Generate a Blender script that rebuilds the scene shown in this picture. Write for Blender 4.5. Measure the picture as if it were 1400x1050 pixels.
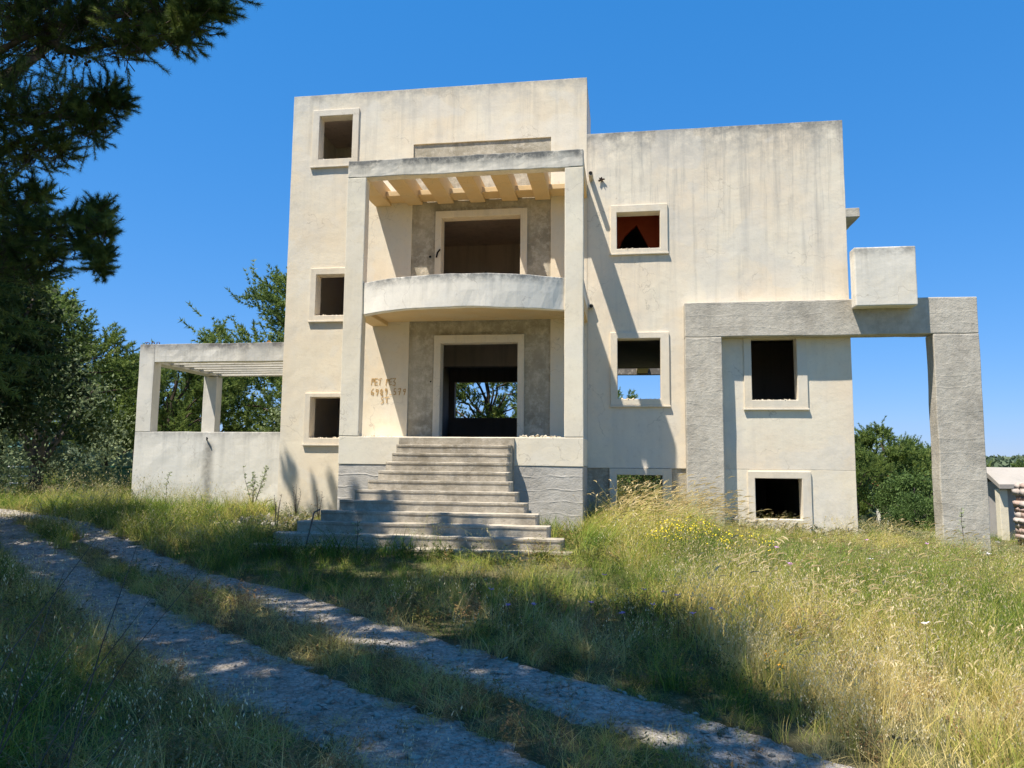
import bpy, bmesh, math, random
import numpy as np
from mathutils import Vector, Matrix, noise, Euler

random.seed(7)
RNG = np.random.default_rng(11)
S = bpy.context.scene
for o in list(bpy.data.objects): bpy.data.objects.remove(o)
COL = S.collection

# ------------------------------------------------------------------ camera, sky, sun, exposure
F_PX, W_PX = 1010.0, 1400.0
yaw, pitch, roll = math.radians(8.542), math.radians(6.064), math.radians(0.5636)
fwd = Vector((-math.sin(yaw)*math.cos(pitch), math.cos(yaw)*math.cos(pitch), math.sin(pitch)))
rgt = Vector((math.cos(yaw), math.sin(yaw), 0)); up = rgt.cross(fwd)
rgt, up = math.cos(roll)*rgt + math.sin(roll)*up, -math.sin(roll)*rgt + math.cos(roll)*up
CAM_LOC = Vector((0, 0, 1.6))
cam_data = bpy.data.cameras.new('camera')
cam = bpy.data.objects.new('camera', cam_data)
cam_data.sensor_width = 36; cam_data.lens = 36*F_PX/W_PX
cam_data.clip_start = 0.05; cam_data.clip_end = 6000
m = Matrix((rgt, up, -fwd)).transposed().to_4x4(); m.translation = CAM_LOC
cam.matrix_world = m
COL.objects.link(cam); S.camera = cam

SUN_AZ_TAN, SUN_TANEL = 1.047, 2.27
az = math.atan(SUN_AZ_TAN); el = math.atan(SUN_TANEL)
Ldir = Vector((math.sin(az)*math.cos(el), math.cos(az)*math.cos(el), -math.sin(el)))
w = bpy.data.worlds.new('World'); S.world = w; w.use_nodes = True
nt = w.node_tree; nt.nodes.clear()
sky = nt.nodes.new('ShaderNodeTexSky'); sky.sky_type = 'NISHITA'; sky.sun_disc = False
sky.sun_elevation = el; sky.sun_rotation = math.radians(180) + az
sky.altitude = 0; sky.air_density = 1.0; sky.dust_density = 0.0; sky.ozone_density = 4.0
hs = nt.nodes.new('ShaderNodeHueSaturation'); hs.inputs['Saturation'].default_value = 1.33; hs.inputs['Hue'].default_value = .493
bg = nt.nodes.new('ShaderNodeBackground'); bg.inputs['Strength'].default_value = 0.1
wo = nt.nodes.new('ShaderNodeOutputWorld')
nt.links.new(sky.outputs[0], hs.inputs['Color'])
# colour response of the air: one power curve per channel over the whole dome (deeper azure, softer horizon)
sep = nt.nodes.new('ShaderNodeSeparateColor'); cmb = nt.nodes.new('ShaderNodeCombineColor'); nt.links.new(hs.outputs[0], sep.inputs[0])
for i, (p_, a_) in enumerate(((.63, .71), (.50, 1.25), (.45, 2.28))):
    pw_ = nt.nodes.new('ShaderNodeMath'); pw_.operation = 'POWER'; pw_.inputs[1].default_value = p_; nt.links.new(sep.outputs[i], pw_.inputs[0])
    ml_ = nt.nodes.new('ShaderNodeMath'); ml_.operation = 'MULTIPLY'; ml_.inputs[1].default_value = a_; nt.links.new(pw_.outputs[0], ml_.inputs[0]); nt.links.new(ml_.outputs[0], cmb.inputs[i])
nt.links.new(cmb.outputs[0], bg.inputs[0]); nt.links.new(bg.outputs[0], wo.inputs[0])
sd = bpy.data.lights.new('sun', 'SUN'); sd.energy = 5.0; sd.angle = math.radians(0.55); sd.color = (1, 0.93, 0.82)
sun = bpy.data.objects.new('sun', sd); COL.objects.link(sun)
sun.rotation_euler = Ldir.to_track_quat('-Z', 'Y').to_euler(); sun.location = (-20, -20, 40)
S.view_settings.view_transform = 'Standard'; S.view_settings.look = 'None'
S.view_settings.exposure = 0.9; S.view_settings.gamma = 1; S.view_settings.use_curve_mapping = False
S.render.engine = 'CYCLES'
S.cycles.max_bounces = 8; S.cycles.diffuse_bounces = 6; S.cycles.transparent_max_bounces = 4

# ------------------------------------------------------------------ material helpers
class NG:
    def __init__(s, name, rough=0.9):
        s.m = bpy.data.materials.new(name); s.m.use_nodes = True
        s.t = s.m.node_tree; s.p = s.t.nodes['Principled BSDF']
        s.p.inputs['Roughness'].default_value = rough
        s.p.inputs['Specular IOR Level'].default_value = 0.2
        s.geo = s.t.nodes.new('ShaderNodeNewGeometry')
    def link(s, a, b): s.t.links.new(a, b)
    def setv(s, sock, v):
        if isinstance(v, bpy.types.NodeSocket): s.link(v, sock)
        else: sock.default_value = v
    def pos(s, scale=(1, 1, 1)):
        n = s.t.nodes.new('ShaderNodeMapping'); n.inputs['Scale'].default_value = scale
        s.link(s.geo.outputs['Position'], n.inputs['Vector']); return n.outputs[0]
    def z(s):
        n = s.t.nodes.new('ShaderNodeSeparateXYZ'); s.link(s.geo.outputs['Position'], n.inputs[0]); return n.outputs
    def noise(s, sc, vec=None, det=5, rough=.6, dist=0):
        n = s.t.nodes.new('ShaderNodeTexNoise'); n.inputs['Scale'].default_value = sc
        n.inputs['Detail'].default_value = det; n.inputs['Roughness'].default_value = rough; n.inputs['Distortion'].default_value = dist
        s.link(vec or s.pos(), n.inputs['Vector']); return n.outputs['Fac']
    def ramp(s, f, stops):
        n = s.t.nodes.new('ShaderNodeValToRGB'); cr = n.color_ramp
        while len(cr.elements) < len(stops): cr.elements.new(.5)
        for e, (p, c) in zip(cr.elements, stops):
            e.position = p; e.color = (c, c, c, 1) if isinstance(c, (int, float)) else (*c, 1)
        s.link(f, n.inputs[0]); return n.outputs[0]
    def mix(s, f, a, b, mode='MIX'):
        n = s.t.nodes.new('ShaderNodeMix'); n.data_type = 'RGBA'; n.blend_type = mode
        s.setv(n.inputs[0], f)
        for i, v in ((6, a), (7, b)):
            if isinstance(v, tuple): v = (*v, 1) if len(v) == 3 else v
            s.setv(n.inputs[i], v)
        return n.outputs[2]
    def math(s, op, a, b=0.0, clamp=False):
        n = s.t.nodes.new('ShaderNodeMath'); n.operation = op; n.use_clamp = clamp
        s.setv(n.inputs[0], a); s.setv(n.inputs[1], b); return n.outputs[0]
    def maprange(s, v, a, b, c=0., d=1.):
        n = s.t.nodes.new('ShaderNodeMapRange'); s.setv(n.inputs[0], v)
        n.inputs[1].default_value = a; n.inputs[2].default_value = b; n.inputs[3].default_value = c; n.inputs[4].default_value = d
        return n.outputs[0]
    def bump(s, h, strength=.3, dist=.02, nrm=None):
        n = s.t.nodes.new('ShaderNodeBump'); n.inputs['Strength'].default_value = strength; n.inputs['Distance'].default_value = dist
        s.setv(n.inputs['Height'], h)
        if nrm: s.link(nrm, n.inputs['Normal'])
        return n.outputs[0]
    def out(s, col, nrm=None):
        s.setv(s.p.inputs['Base Color'], (*col, 1) if isinstance(col, tuple) else col)
        if nrm: s.link(nrm, s.p.inputs['Normal'])
        return s.m

def plaster(name, base, tint2, grey, topz=None, topdepth=1.6, grime=.6, dark=(.22, .21, .19), basez=None, seed=0., streak=.5, extra=None):
    """Weathered render: blotches, rain streaks below the top edge, black algae along it, damp foot."""
    g = NG(name)
    P = g.pos()
    off = g.t.nodes.new('ShaderNodeMapping'); off.inputs['Location'].default_value = (seed*3.1, seed*1.7, seed*5.3)
    g.link(g.geo.outputs['Position'], off.inputs['Vector']); V = off.outputs[0]
    c = g.mix(g.ramp(g.noise(.55, V, 4, .6), [(.38, 0.), (.62, 1.)]), base, tint2)
    c = g.mix(g.math('MULTIPLY', g.ramp(g.noise(1.3, V, 6, .65), [(.45, 0.), (.7, 1.)]), .55), c, grey)
    # vertical rain streaks
    mp = g.t.nodes.new('ShaderNodeMapping'); mp.inputs['Scale'].default_value = (3.2, 3.2, .16); g.link(V, mp.inputs['Vector'])
    st = g.ramp(g.noise(1.3, mp.outputs[0], 5, .7, .25), [(.48, 0.), (.68, 1.)])
    zz = g.z()[2]
    sfac = g.math('MULTIPLY', st, streak)
    if topz is not None:
        near = g.maprange(zz, topz-topdepth*3.2, topz, .15, 1.)
        sfac = g.math('MULTIPLY', sfac, near)
    c = g.mix(sfac, c, tuple(x*.62 for x in grey))
    if topz is not None:
        d = g.maprange(zz, topz-topdepth, topz, 0., 1.)
        dn = g.math('MULTIPLY', g.math('POWER', d, 2.2), g.ramp(g.noise(2.6, V, 8, .72), [(.36, 0.), (.66, 1.)]))
        c = g.mix(g.math('MULTIPLY', dn, grime, True), c, dark)
        e = g.maprange(zz, topz-.22, topz, 0., 1.)
        en = g.math('MULTIPLY', e, g.ramp(g.noise(7, V, 6, .7), [(.4, .1), (.62, 1.)]))
        c = g.mix(g.math('MULTIPLY', en, grime*1.1, True), c, dark)
    if basez is not None:
        d = g.maprange(zz, basez+.9, basez, 0., 1.)
        dn = g.math('MULTIPLY', d, g.ramp(g.noise(3.5, V, 6, .7), [(.42, 0.), (.65, 1.)]))
        c = g.mix(g.math('MULTIPLY', dn, .5, True), c, (.3, .26, .2))
    # old repairs: patches with fairly sharp edges
    rp_ = g.math('MULTIPLY', g.ramp(g.noise(.85, V, 3, .45, .4), [(.56, 0.), (.585, 1.)]), .32)
    c = g.mix(rp_, c, tuple(min(1, x*1.05+.02) for x in grey))
    dt = g.math('MULTIPLY', g.ramp(g.noise(9, V, 8, .8), [(.54, 0.), (.70, 1.)]), .30)
    c = g.mix(dt, c, tuple(x*.6 for x in tint2))
    if extra: c = extra(g, V, c)
    # pits and hairline cracks
    vo = g.t.nodes.new('ShaderNodeTexVoronoi'); vo.feature = 'DISTANCE_TO_EDGE'; vo.inputs['Scale'].default_value = .9
    ds = g.t.nodes.new('ShaderNodeVectorMath'); ds.operation = 'ADD'
    nn = g.t.nodes.new('ShaderNodeTexNoise'); nn.inputs['Scale'].default_value = 2.0; nn.inputs['Detail'].default_value = 6; g.link(V, nn.inputs['Vector'])
    g.link(V, ds.inputs[0]); g.link(nn.outputs['Color'], ds.inputs[1]); g.link(ds.outputs[0], vo.inputs['Vector'])
    cr = g.ramp(vo.outputs['Distance'], [(.0, 1.), (.010, 0.)])
    crm = g.math('MULTIPLY', cr, g.ramp(g.noise(.8, V, 2), [(.5, 0.), (.6, .4)]))
    c = g.mix(crm, c, (.25, .2, .15))
    pit = g.ramp(g.noise(38, V, 2), [(.70, 0.), (.74, .6)])
    c = g.mix(g.math('MULTIPLY', pit, .5), c, (.3, .27, .22))
    fine = g.noise(24, V, 5, .7); mid = g.noise(4, V, 5, .6)
    n1 = g.bump(fine, .22, .008); n2 = g.bump(mid, .22, .03, n1)
    return g.out(c, n2)

def concrete(name, base=(.33, .32, .295), dark=(.17, .165, .15), light=(.46, .44, .4), ridges=0., seed=0., rough_patch=.5):
    g = NG(name)
    off = g.t.nodes.new('ShaderNodeMapping'); off.inputs['Location'].default_value = (seed*2.3, seed, seed*4.1)
    g.link(g.geo.outputs['Position'], off.inputs['Vector']); V = off.outputs[0]
    c = g.mix(g.ramp(g.noise(1.1, V, 6, .65), [(.38, 0.), (.66, 1.)]), base, dark)
    c = g.mix(g.math('MULTIPLY', g.ramp(g.noise(5.5, V, 7, .75), [(.46, 0.), (.66, 1.)]), rough_patch), c, light)
    mp = g.t.nodes.new('ShaderNodeMapping'); mp.inputs['Scale'].default_value = (4, 4, .3); g.link(V, mp.inputs['Vector'])
    c = g.mix(g.math('MULTIPLY', g.ramp(g.noise(1.5, mp.outputs[0], 5, .7), [(.5, 0.), (.72, 1.)]), .45), c, dark)
    h = g.noise(30, V, 6, .75)
    nrm = g.bump(h, .55, .012)
    nrm = g.bump(g.noise(7, V, 5, .7), .5, .03, nrm)
    if ridges:
        wv = g.t.nodes.new('ShaderNodeTexWave'); wv.wave_type = 'BANDS'; wv.bands_direction = 'Z'; wv.wave_profile = 'SAW'
        wv.inputs['Scale'].default_value = 1.15; wv.inputs['Distortion'].default_value = 5.5
        wv.inputs['Detail'].default_value = 3; wv.inputs['Detail Scale'].default_value = .7
        g.link(V, wv.inputs['Vector'])
        r = g.ramp(wv.outputs['Fac'], [(.0, 0.), (.84, 0.), (.93, 1.), (1., .0)])
        r = g.math('MULTIPLY', r, g.ramp(g.noise(1.2, V, 3), [(.4, .15), (.6, 1.)]))
        nrm = g.bump(r, ridges, .035, nrm)
    return g.out(c, nrm)

def simple(name, col, col2=None, scale=6, rough=.85, bump=.2, spec=.2, metal=0):
    g = NG(name, rough); g.p.inputs['Specular IOR Level'].default_value = spec; g.p.inputs['Metallic'].default_value = metal
    c = g.mix(g.ramp(g.noise(scale, None, 5, .65), [(.35, 0.), (.65, 1.)]), col, col2 or tuple(x*.6 for x in col))
    return g.out(c, g.bump(g.noise(scale*5), bump, .01))

CREAM, CREAM2, GREY = (.785, .705, .555), (.77, .655, .485), (.67, .63, .55)
M = {}
M['tower'] = plaster('cream_plaster', CREAM, CREAM2, GREY, 10.85, 1.1, .55, basez=.3, seed=1, streak=.5)
M['wing'] = plaster('weathered_cream_plaster', (.78, .70, .555), (.765, .645, .485), (.60, .565, .50), 9.42, 1.6, 1.0, basez=.2, seed=2, streak=.95)
M['inner'] = plaster('bounce_warm_plaster', (.66, .49, .27), (.62, .45, .24), (.56, .46, .3), None, seed=3, streak=.1)  # cream plaster shifted to ochre: warm bounce light under pergola and balcony painted in
M['beam'] = plaster('stained_white_plaster', (.76, .70, .585), (.71, .65, .54), (.60, .57, .50), 8.24, .5, 1.7, dark=(.15, .15, .14), seed=4, streak=.6)
M['column'] = plaster('pale_plaster', (.79, .72, .57), (.77, .68, .52), (.71, .66, .56), 8.24, 1.6, .5, seed=5, streak=.25)
M['balcony'] = plaster('whitish_plaster', (.84, .785, .68), (.80, .74, .63), (.68, .65, .58), 5.47, .3, 1.0, dark=(.2, .2, .19), seed=6, streak=.45)
M['terrace'] = plaster('white_plaster', (.72, .68, .60), (.67, .62, .53), (.52, .51, .47), 4.86, .65, 1.5, dark=(.17, .16, .15), basez=.3, seed=7, streak=.55)
def spout_stain(g, V, c):
    xx = g.z()[0]; zz = g.z()[2]
    d = g.math('ABSOLUTE', g.math('ADD', g.math('ADD', xx, 11.30), g.math('MULTIPLY', g.math('SUBTRACT', g.noise(2.2, V, 4), .5), .22)))
    m_ = g.math('MULTIPLY', g.maprange(d, .20, .03, 0., 1.), g.maprange(zz, 2.14, 2.02, 0., 1.))
    m_ = g.math('MULTIPLY', m_, g.ramp(g.noise(6, V, 6, .75), [(.3, .45), (.6, 1.)]))
    return g.mix(g.math('MULTIPLY', m_, .8, True), c, (.17, .16, .14))
M['terrace_wall'] = plaster('white_wall_plaster', (.73, .70, .64), (.69, .65, .57), (.58, .57, .53), 2.36, .55, .5, basez=.3, seed=8, streak=.5, extra=spout_stain)
M['box'] = plaster('box_plaster', (.78, .73, .63), (.73, .66, .54), (.6, .57, .5), 6.25, .4, .8, seed=9, streak=.6)
M['frame'] = plaster('frame_plaster', (.74, .655, .52), (.72, .62, .47), (.62, .58, .50), None, seed=10, streak=.25)
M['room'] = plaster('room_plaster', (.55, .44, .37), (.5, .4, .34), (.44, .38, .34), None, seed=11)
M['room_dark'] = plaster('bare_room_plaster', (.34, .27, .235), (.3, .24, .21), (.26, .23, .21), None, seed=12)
M['red'] = simple('red_paint', (.62, .11, .04), (.5, .08, .03), 2, .8)
M['concrete'] = concrete('bare_concrete', seed=1)
M['patch'] = concrete('rough_bare_concrete', (.47, .42, .325), (.28, .245, .18), (.62, .56, .45), seed=2, rough_patch=.8)
M['ridged'] = concrete('ridged_concrete', (.52, .485, .425), (.41, .38, .33), (.6, .57, .52), ridges=.3, seed=3, rough_patch=.35)
M['portal'] = concrete('board_marked_concrete', (.54, .49, .405), (.35, .315, .26), (.64, .59, .50), ridges=.09, seed=4, rough_patch=.45)
M['step'] = concrete('step_concrete', (.42, .37, .29), (.24, .205, .15), (.60, .54, .44), seed=5, rough_patch=.55)
M['rust'] = simple('rust', (.16, .06, .03), (.07, .03, .02), 20)
M['pipe'] = simple('pipe_plastic', (.5, .45, .36), (.4, .36, .3), 10)
M['black'] = simple('pipe_hollow', (.01, .01, .01))
M['brownpaint'] = simple('brown_paint', (.42, .24, .07), (.6, .42, .2), 14)
M['timber'] = simple('raw_timber', (.5, .26, .09), (.36, .17, .06), 8)
M['stone'] = simple('field_stone', (.44, .32, .27), (.3, .23, .2), 3, .9, .5)
M['stone2'] = simple('pale_field_stone', (.5, .44, .4), (.34, .29, .26), 3, .9, .5)
M['rubble'] = simple('rubble_stone', (.40, .365, .31), (.22, .20, .17), 4, .9, .5)
M['bark'] = simple('pine_bark', (.11, .08, .06), (.05, .04, .03), 8, .95, .8)
M['bark_far'] = simple('grey_bark', (.13, .11, .09), (.07, .06, .05), 5, .95, .5)
M['cone'] = simple('cone_brown', (.06, .035, .02), (.03, .02, .015), 20)

# ------------------------------------------------------------------ object helpers
def link(o, parent=None):
    COL.objects.link(o)
    if parent is not None: o.parent = parent
    return o
def tag(o, label=None, cat=None, group=None, kind=None):
    if label: o['label'] = label
    if cat: o['category'] = cat
    if group: o['group'] = group
    if kind: o['kind'] = kind
    return o
def empty(name, loc=(0, 0, 0), parent=None, rz=0):
    o = bpy.data.objects.new(name, None); o.location = loc; o.rotation_euler.z = rz; o.empty_display_size = .3
    return link(o, parent)
def wob(p, a):
    n = noise.noise_vector(Vector(p)*1.7); n2 = noise.noise_vector(Vector(p)*6.0)
    return Vector(p) + n*a + n2*a*.45
def finish(name, bm, mat, parent=None, amp=.007, step=.4, bevel=.012, smooth=False):
    bmesh.ops.remove_doubles(bm, verts=bm.verts, dist=1e-5)
    if step:
        mn = [min(v.co[i] for v in bm.verts) for i in range(3)]; mx = [max(v.co[i] for v in bm.verts) for i in range(3)]
        for i in range(3):
            n = min(int((mx[i]-mn[i])/step), 40)
            for k in range(1, n+1):
                if n < 1: break
                no = [0, 0, 0]; no[i] = 1; co = [0, 0, 0]; co[i] = mn[i] + (mx[i]-mn[i])*k/(n+1)
                bmesh.ops.bisect_plane(bm, geom=bm.verts[:]+bm.edges[:]+bm.faces[:], plane_co=co, plane_no=no, dist=1e-4)
    if amp:
        for v in bm.verts: v.co = wob(v.co, amp)
    bmesh.ops.recalc_face_normals(bm, faces=bm.faces)
    me = bpy.data.meshes.new(name); bm.to_mesh(me); bm.free()
    me.materials.append(mat)
    o = bpy.data.objects.new(name, me); link(o, parent)
    if smooth:
        for p in me.polygons: p.use_smooth = True
    if bevel:
        b = o.modifiers.new('edge wear', 'BEVEL'); b.width = bevel; b.segments = 2; b.limit_method = 'ANGLE'; b.angle_limit = math.radians(45)
        b.use_clamp_overlap = True
    return o
def addbox(bm, x0, x1, y0, y1, z0, z1):
    vs = [bm.verts.new(p) for p in ((x0, y0, z0), (x1, y0, z0), (x1, y1, z0), (x0, y1, z0), (x0, y0, z1), (x1, y0, z1), (x1, y1, z1), (x0, y1, z1))]
    for f in ((0, 3, 2, 1), (4, 5, 6, 7), (0, 1, 5, 4), (1, 2, 6, 5), (2, 3, 7, 6), (3, 0, 4, 7)): bm.faces.new([vs[i] for i in f])
def box(name, x0, x1, y0, y1, z0, z1, mat, parent=None, **k):
    bm = bmesh.new(); addbox(bm, x0, x1, y0, y1, z0, z1)
    return finish(name, bm, mat, parent, **k)
def holed(name, x0, x1, z0, z1, holes, y0, y1, mat, parent=None, **k):
    """wall slab in the xz plane from y0 to y1 with rectangular holes (a,b,c,d)=(x0,x1,z0,z1)"""
    xs = sorted({x0, x1, *[min(max(v, x0), x1) for h in holes for v in h[:2]]}); zs = sorted({z0, z1, *[min(max(v, z0), z1) for h in holes for v in h[2:]]})
    bm = bmesh.new(); vd = {}
    def V(x, y, z):
        kk = (round(x, 4), round(y, 4), round(z, 4))
        if kk not in vd: vd[kk] = bm.verts.new(kk)
        return vd[kk]
    def solid(i, j):
        if i < 0 or j < 0 or i >= len(xs)-1 or j >= len(zs)-1: return False
        cx, cz = (xs[i]+xs[i+1])/2, (zs[j]+zs[j+1])/2
        return not any(h[0] < cx < h[1] and h[2] < cz < h[3] for h in holes)
    for i in range(len(xs)-1):
        for j in range(len(zs)-1):
            if not solid(i, j): continue
            a, b, c, d = xs[i], xs[i+1], zs[j], zs[j+1]
            bm.faces.new([V(a, y0, c), V(b, y0, c), V(b, y0, d), V(a, y0, d)])
            bm.faces.new([V(a, y1, c), V(a, y1, d), V(b, y1, d), V(b, y1, c)])
            if not solid(i-1, j): bm.faces.new([V(a, y0, c), V(a, y0, d), V(a, y1, d), V(a, y1, c)])
            if not solid(i+1, j): bm.faces.new([V(b, y0, c), V(b, y1, c), V(b, y1, d), V(b, y0, d)])
            if not solid(i, j-1): bm.faces.new([V(a, y0, c), V(a, y1, c), V(b, y1, c), V(b, y0, c)])
            if not solid(i, j+1): bm.faces.new([V(a, y0, d), V(b, y0, d), V(b, y1, d), V(a, y1, d)])
    return finish(name, bm, mat, parent, **k)
def tube(bm, pts, radii, seg=8, cap=True):
    pts = [Vector(p) for p in pts]; rings = []
    for i, p in enumerate(pts):
        d = (pts[min(i+1, len(pts)-1)] - pts[max(i-1, 0)]).normalized()
        a = d.orthogonal().normalized() if i == 0 else (pa - d*pa.dot(d)).normalized()
        pa = a; b = d.cross(a); r = radii[i] if hasattr(radii, '__len__') else radii
        rings.append([bm.verts.new(p + (a*math.cos(2*math.pi*k/seg) + b*math.sin(2*math.pi*k/seg))*r) for k in range(seg)])
    for r0, r1 in zip(rings, rings[1:]):
        for k in range(seg): bm.faces.new([r0[k], r0[(k+1) % seg], r1[(k+1) % seg], r1[k]])
    if cap:
        bm.faces.new(rings[0][::-1]); bm.faces.new(rings[-1])
def npmesh(name, verts, tris, mats, idx=None, attrs=None):
    me = bpy.data.meshes.new(name)
    verts = np.asarray(verts, np.float32); tris = np.asarray(tris, np.int32); k = tris.shape[1]
    me.vertices.add(len(verts)); me.vertices.foreach_set('co', verts.ravel())
    me.loops.add(tris.size); me.loops.foreach_set('vertex_index', tris.ravel())
    me.polygons.add(len(tris)); me.polygons.foreach_set('loop_start', np.arange(0, tris.size, k, dtype=np.int32))
    for mt in (mats if isinstance(mats, list) else [mats]): me.materials.append(mt)
    if idx is not None: me.polygons.foreach_set('material_index', np.asarray(idx, np.int32))
    for n, a in (attrs or {}).items():
        at = me.attributes.new(n, 'FLOAT', 'POINT'); at.data.foreach_set('value', np.asarray(a, np.float32))
    me.update(calc_edges=True); me.validate()
    return me

# ------------------------------------------------------------------ ground
def sst(a, b, x):
    t = np.clip((x-a)/(b-a), 0, 1); return t*t*(3-2*t)
def gz(x, y):
    x = np.asarray(x, float); y = np.asarray(y, float)
    s = sst(8.5, 16.5, y)
    side = .30 - .22*sst(1.5, 5, x) - .36*sst(5, 8, x) + .03*sst(-6, -14, x)
    h = s*side
    far = sst(30, 70, np.hypot(x, y-5)); h = h*(1-far)
    r = np.hypot(x, y)
    h = h - 4.6*sst(24, 72, y+.3*np.maximum(x, 0))*sst(-4, 9, x) - 1.5*sst(50, 90, r)*sst(6, -6, x)
    h = h + .0135*np.clip(r-78, 0, 900)*(1+.25*np.sin(x*.013+1.3)*np.cos(y*.011))
    h = h + .035*np.sin(x*1.7+.4*y)*np.cos(y*1.3-.5*x)*sst(1.0, 3., np.abs(track_d(x, y)))
    return h
FAR = np.array([(-16, 16.6), (-11, 13.8), (-8.2, 11.4), (-6.2, 9.75), (-4.05, 8.4), (-2.8, 7.25), (-1.85, 6.45), (-1.1, 5.85), (-.45, 5.4), (.15, 4.95), (.6, 4.5), (1.2, 3.8), (2.0, 2.6), (3, 1)])
NEAR = np.array([(-18, 17.2), (-13.2, 14.1), (-9.9, 11.3), (-7.1, 8.9), (-5.1, 7.2), (-3.75, 6.15), (-2.85, 5.45), (-2.1, 4.9), (-1.4, 4.4), (-.85, 3.95), (-.3, 3.4), (.5, 2.4), (1.2, 1), (1.6, 0)])
def pdist(x, y, line):
    x = np.asarray(x, float)[..., None]; y = np.asarray(y, float)[..., None]
    a, b = line[:-1], line[1:]; d = b-a
    t = np.clip(((x-a[:, 0])*d[:, 0]+(y-a[:, 1])*d[:, 1])/(d**2).sum(1), 0, 1)
    return np.sqrt((x-a[:, 0]-t*d[:, 0])**2+(y-a[:, 1]-t*d[:, 1])**2).min(-1)
def track_d(x, y): return np.minimum(pdist(x, y, FAR), pdist(x, y, NEAR))

def ground_material():
    g = NG('dry_soil_and_turf', .95)
    c = g.mix(g.ramp(g.noise(.7, None, 6, .65), [(.35, 0.), (.65, 1.)]), (.17, .13, .07), (.13, .135, .05))
    c = g.mix(g.ramp(g.noise(.035, None, 6, .65), [(.4, 0.), (.6, 1.)]), c, (.09, .115, .04))
    c = g.mix(g.math('MULTIPLY', g.ramp(g.noise(14, None, 6, .75), [(.45, 0.), (.62, 1.)]), .6), c, (.05, .06, .02))
    c = g.mix(g.math('MULTIPLY', g.ramp(g.noise(30, None, 3, .75), [(.55, 0.), (.7, 1.)]), .6), c, (.4, .33, .19))
    return g.out(c, g.bump(g.noise(10, None, 8, .8), .9, .06))
def gravel_material():
    g = NG('chalky_gravel', .95)
    c = g.mix(g.ramp(g.noise(1.6, None, 7, .7), [(.38, 0.), (.62, 1.)]), (.47, .42, .36), (.32, .27, .21))
    c = g.mix(g.math('MULTIPLY', g.ramp(g.noise(3.2, None, 8, .75), [(.50, 0.), (.64, 1.)]), .75), c, (.17, .14, .095))
    c = g.mix(g.math('MULTIPLY', g.ramp(g.noise(.8, None, 4, .6), [(.5, 0.), (.7, 1.)]), .5), c, (.22, .17, .10))
    ea = g.t.nodes.new('ShaderNodeAttribute'); ea.attribute_name = 'verge'
    em = g.math('ADD', ea.outputs['Fac'], g.math('MULTIPLY', g.math('SUBTRACT', g.noise(4.5, None, 8, .75), .5), 1.5))
    em = g.ramp(em, [(.52, 0.), (.78, 1.)])
    soil = g.mix(g.ramp(g.noise(22, None, 5, .75), [(.42, 0.), (.62, 1.)]), (.12, .095, .055), (.30, .24, .14))
    c = g.mix(g.math('MULTIPLY', em, .92), c, soil)
    v = g.t.nodes.new('ShaderNodeTexVoronoi'); v.inputs['Scale'].default_value = 28; g.link(g.pos(), v.inputs['Vector'])
    v2 = g.t.nodes.new('ShaderNodeTexVoronoi'); v2.inputs['Scale'].default_value = 75; g.link(g.pos(), v2.inputs['Vector'])
    c = g.mix(g.math('MULTIPLY', g.ramp(v.outputs['Distance'], [(.3, 0.), (.75, 1.)]), .55), c, (.16, .14, .12))
    c = g.mix(g.math('MULTIPLY', g.ramp(v.outputs['Color'], [(.2, 0.), (.9, 1.)]), .4), c, (.6, .57, .52))
    n = g.bump(g.math('SUBTRACT', 1., v.outputs['Distance']), .9, .03); n = g.bump(g.math('SUBTRACT', 1., v2.outputs['Distance']), .7, .012, n)
    n = g.bump(g.noise(5, None, 6, .7), .8, .05, n)
    return g.out(c, n)
M['ground'] = ground_material(); M['gravel'] = gravel_material()

def ground_grid():
    ax = np.concatenate([-np.geomspace(3000, 22, 34), np.arange(-21, 20, .3), np.geomspace(20.5, 3000, 34)])
    ay = np.concatenate([-np.geomspace(600, 4, 16), np.arange(-3.5, 30, .3), np.geomspace(30.5, 3500, 44)])
    X, Y = np.meshgrid(ax, ay); Z = gz(X, Y) - .02
    n, k = X.shape; v = np.stack([X.ravel(), Y.ravel(), Z.ravel()], 1)
    i = (np.arange(n-1)[:, None]*k + np.arange(k-1)).ravel()
    f = np.stack([i, i+1, i+k+1, i+k], 1)
    me = npmesh('ground', v, f, M['ground'])
    me.polygons.foreach_set('use_smooth', [True]*len(f))
    o = link(bpy.data.objects.new('ground', me)); tag(o, 'rough ground of dry soil and turf around the house', kind='structure')
ground_grid()

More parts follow.
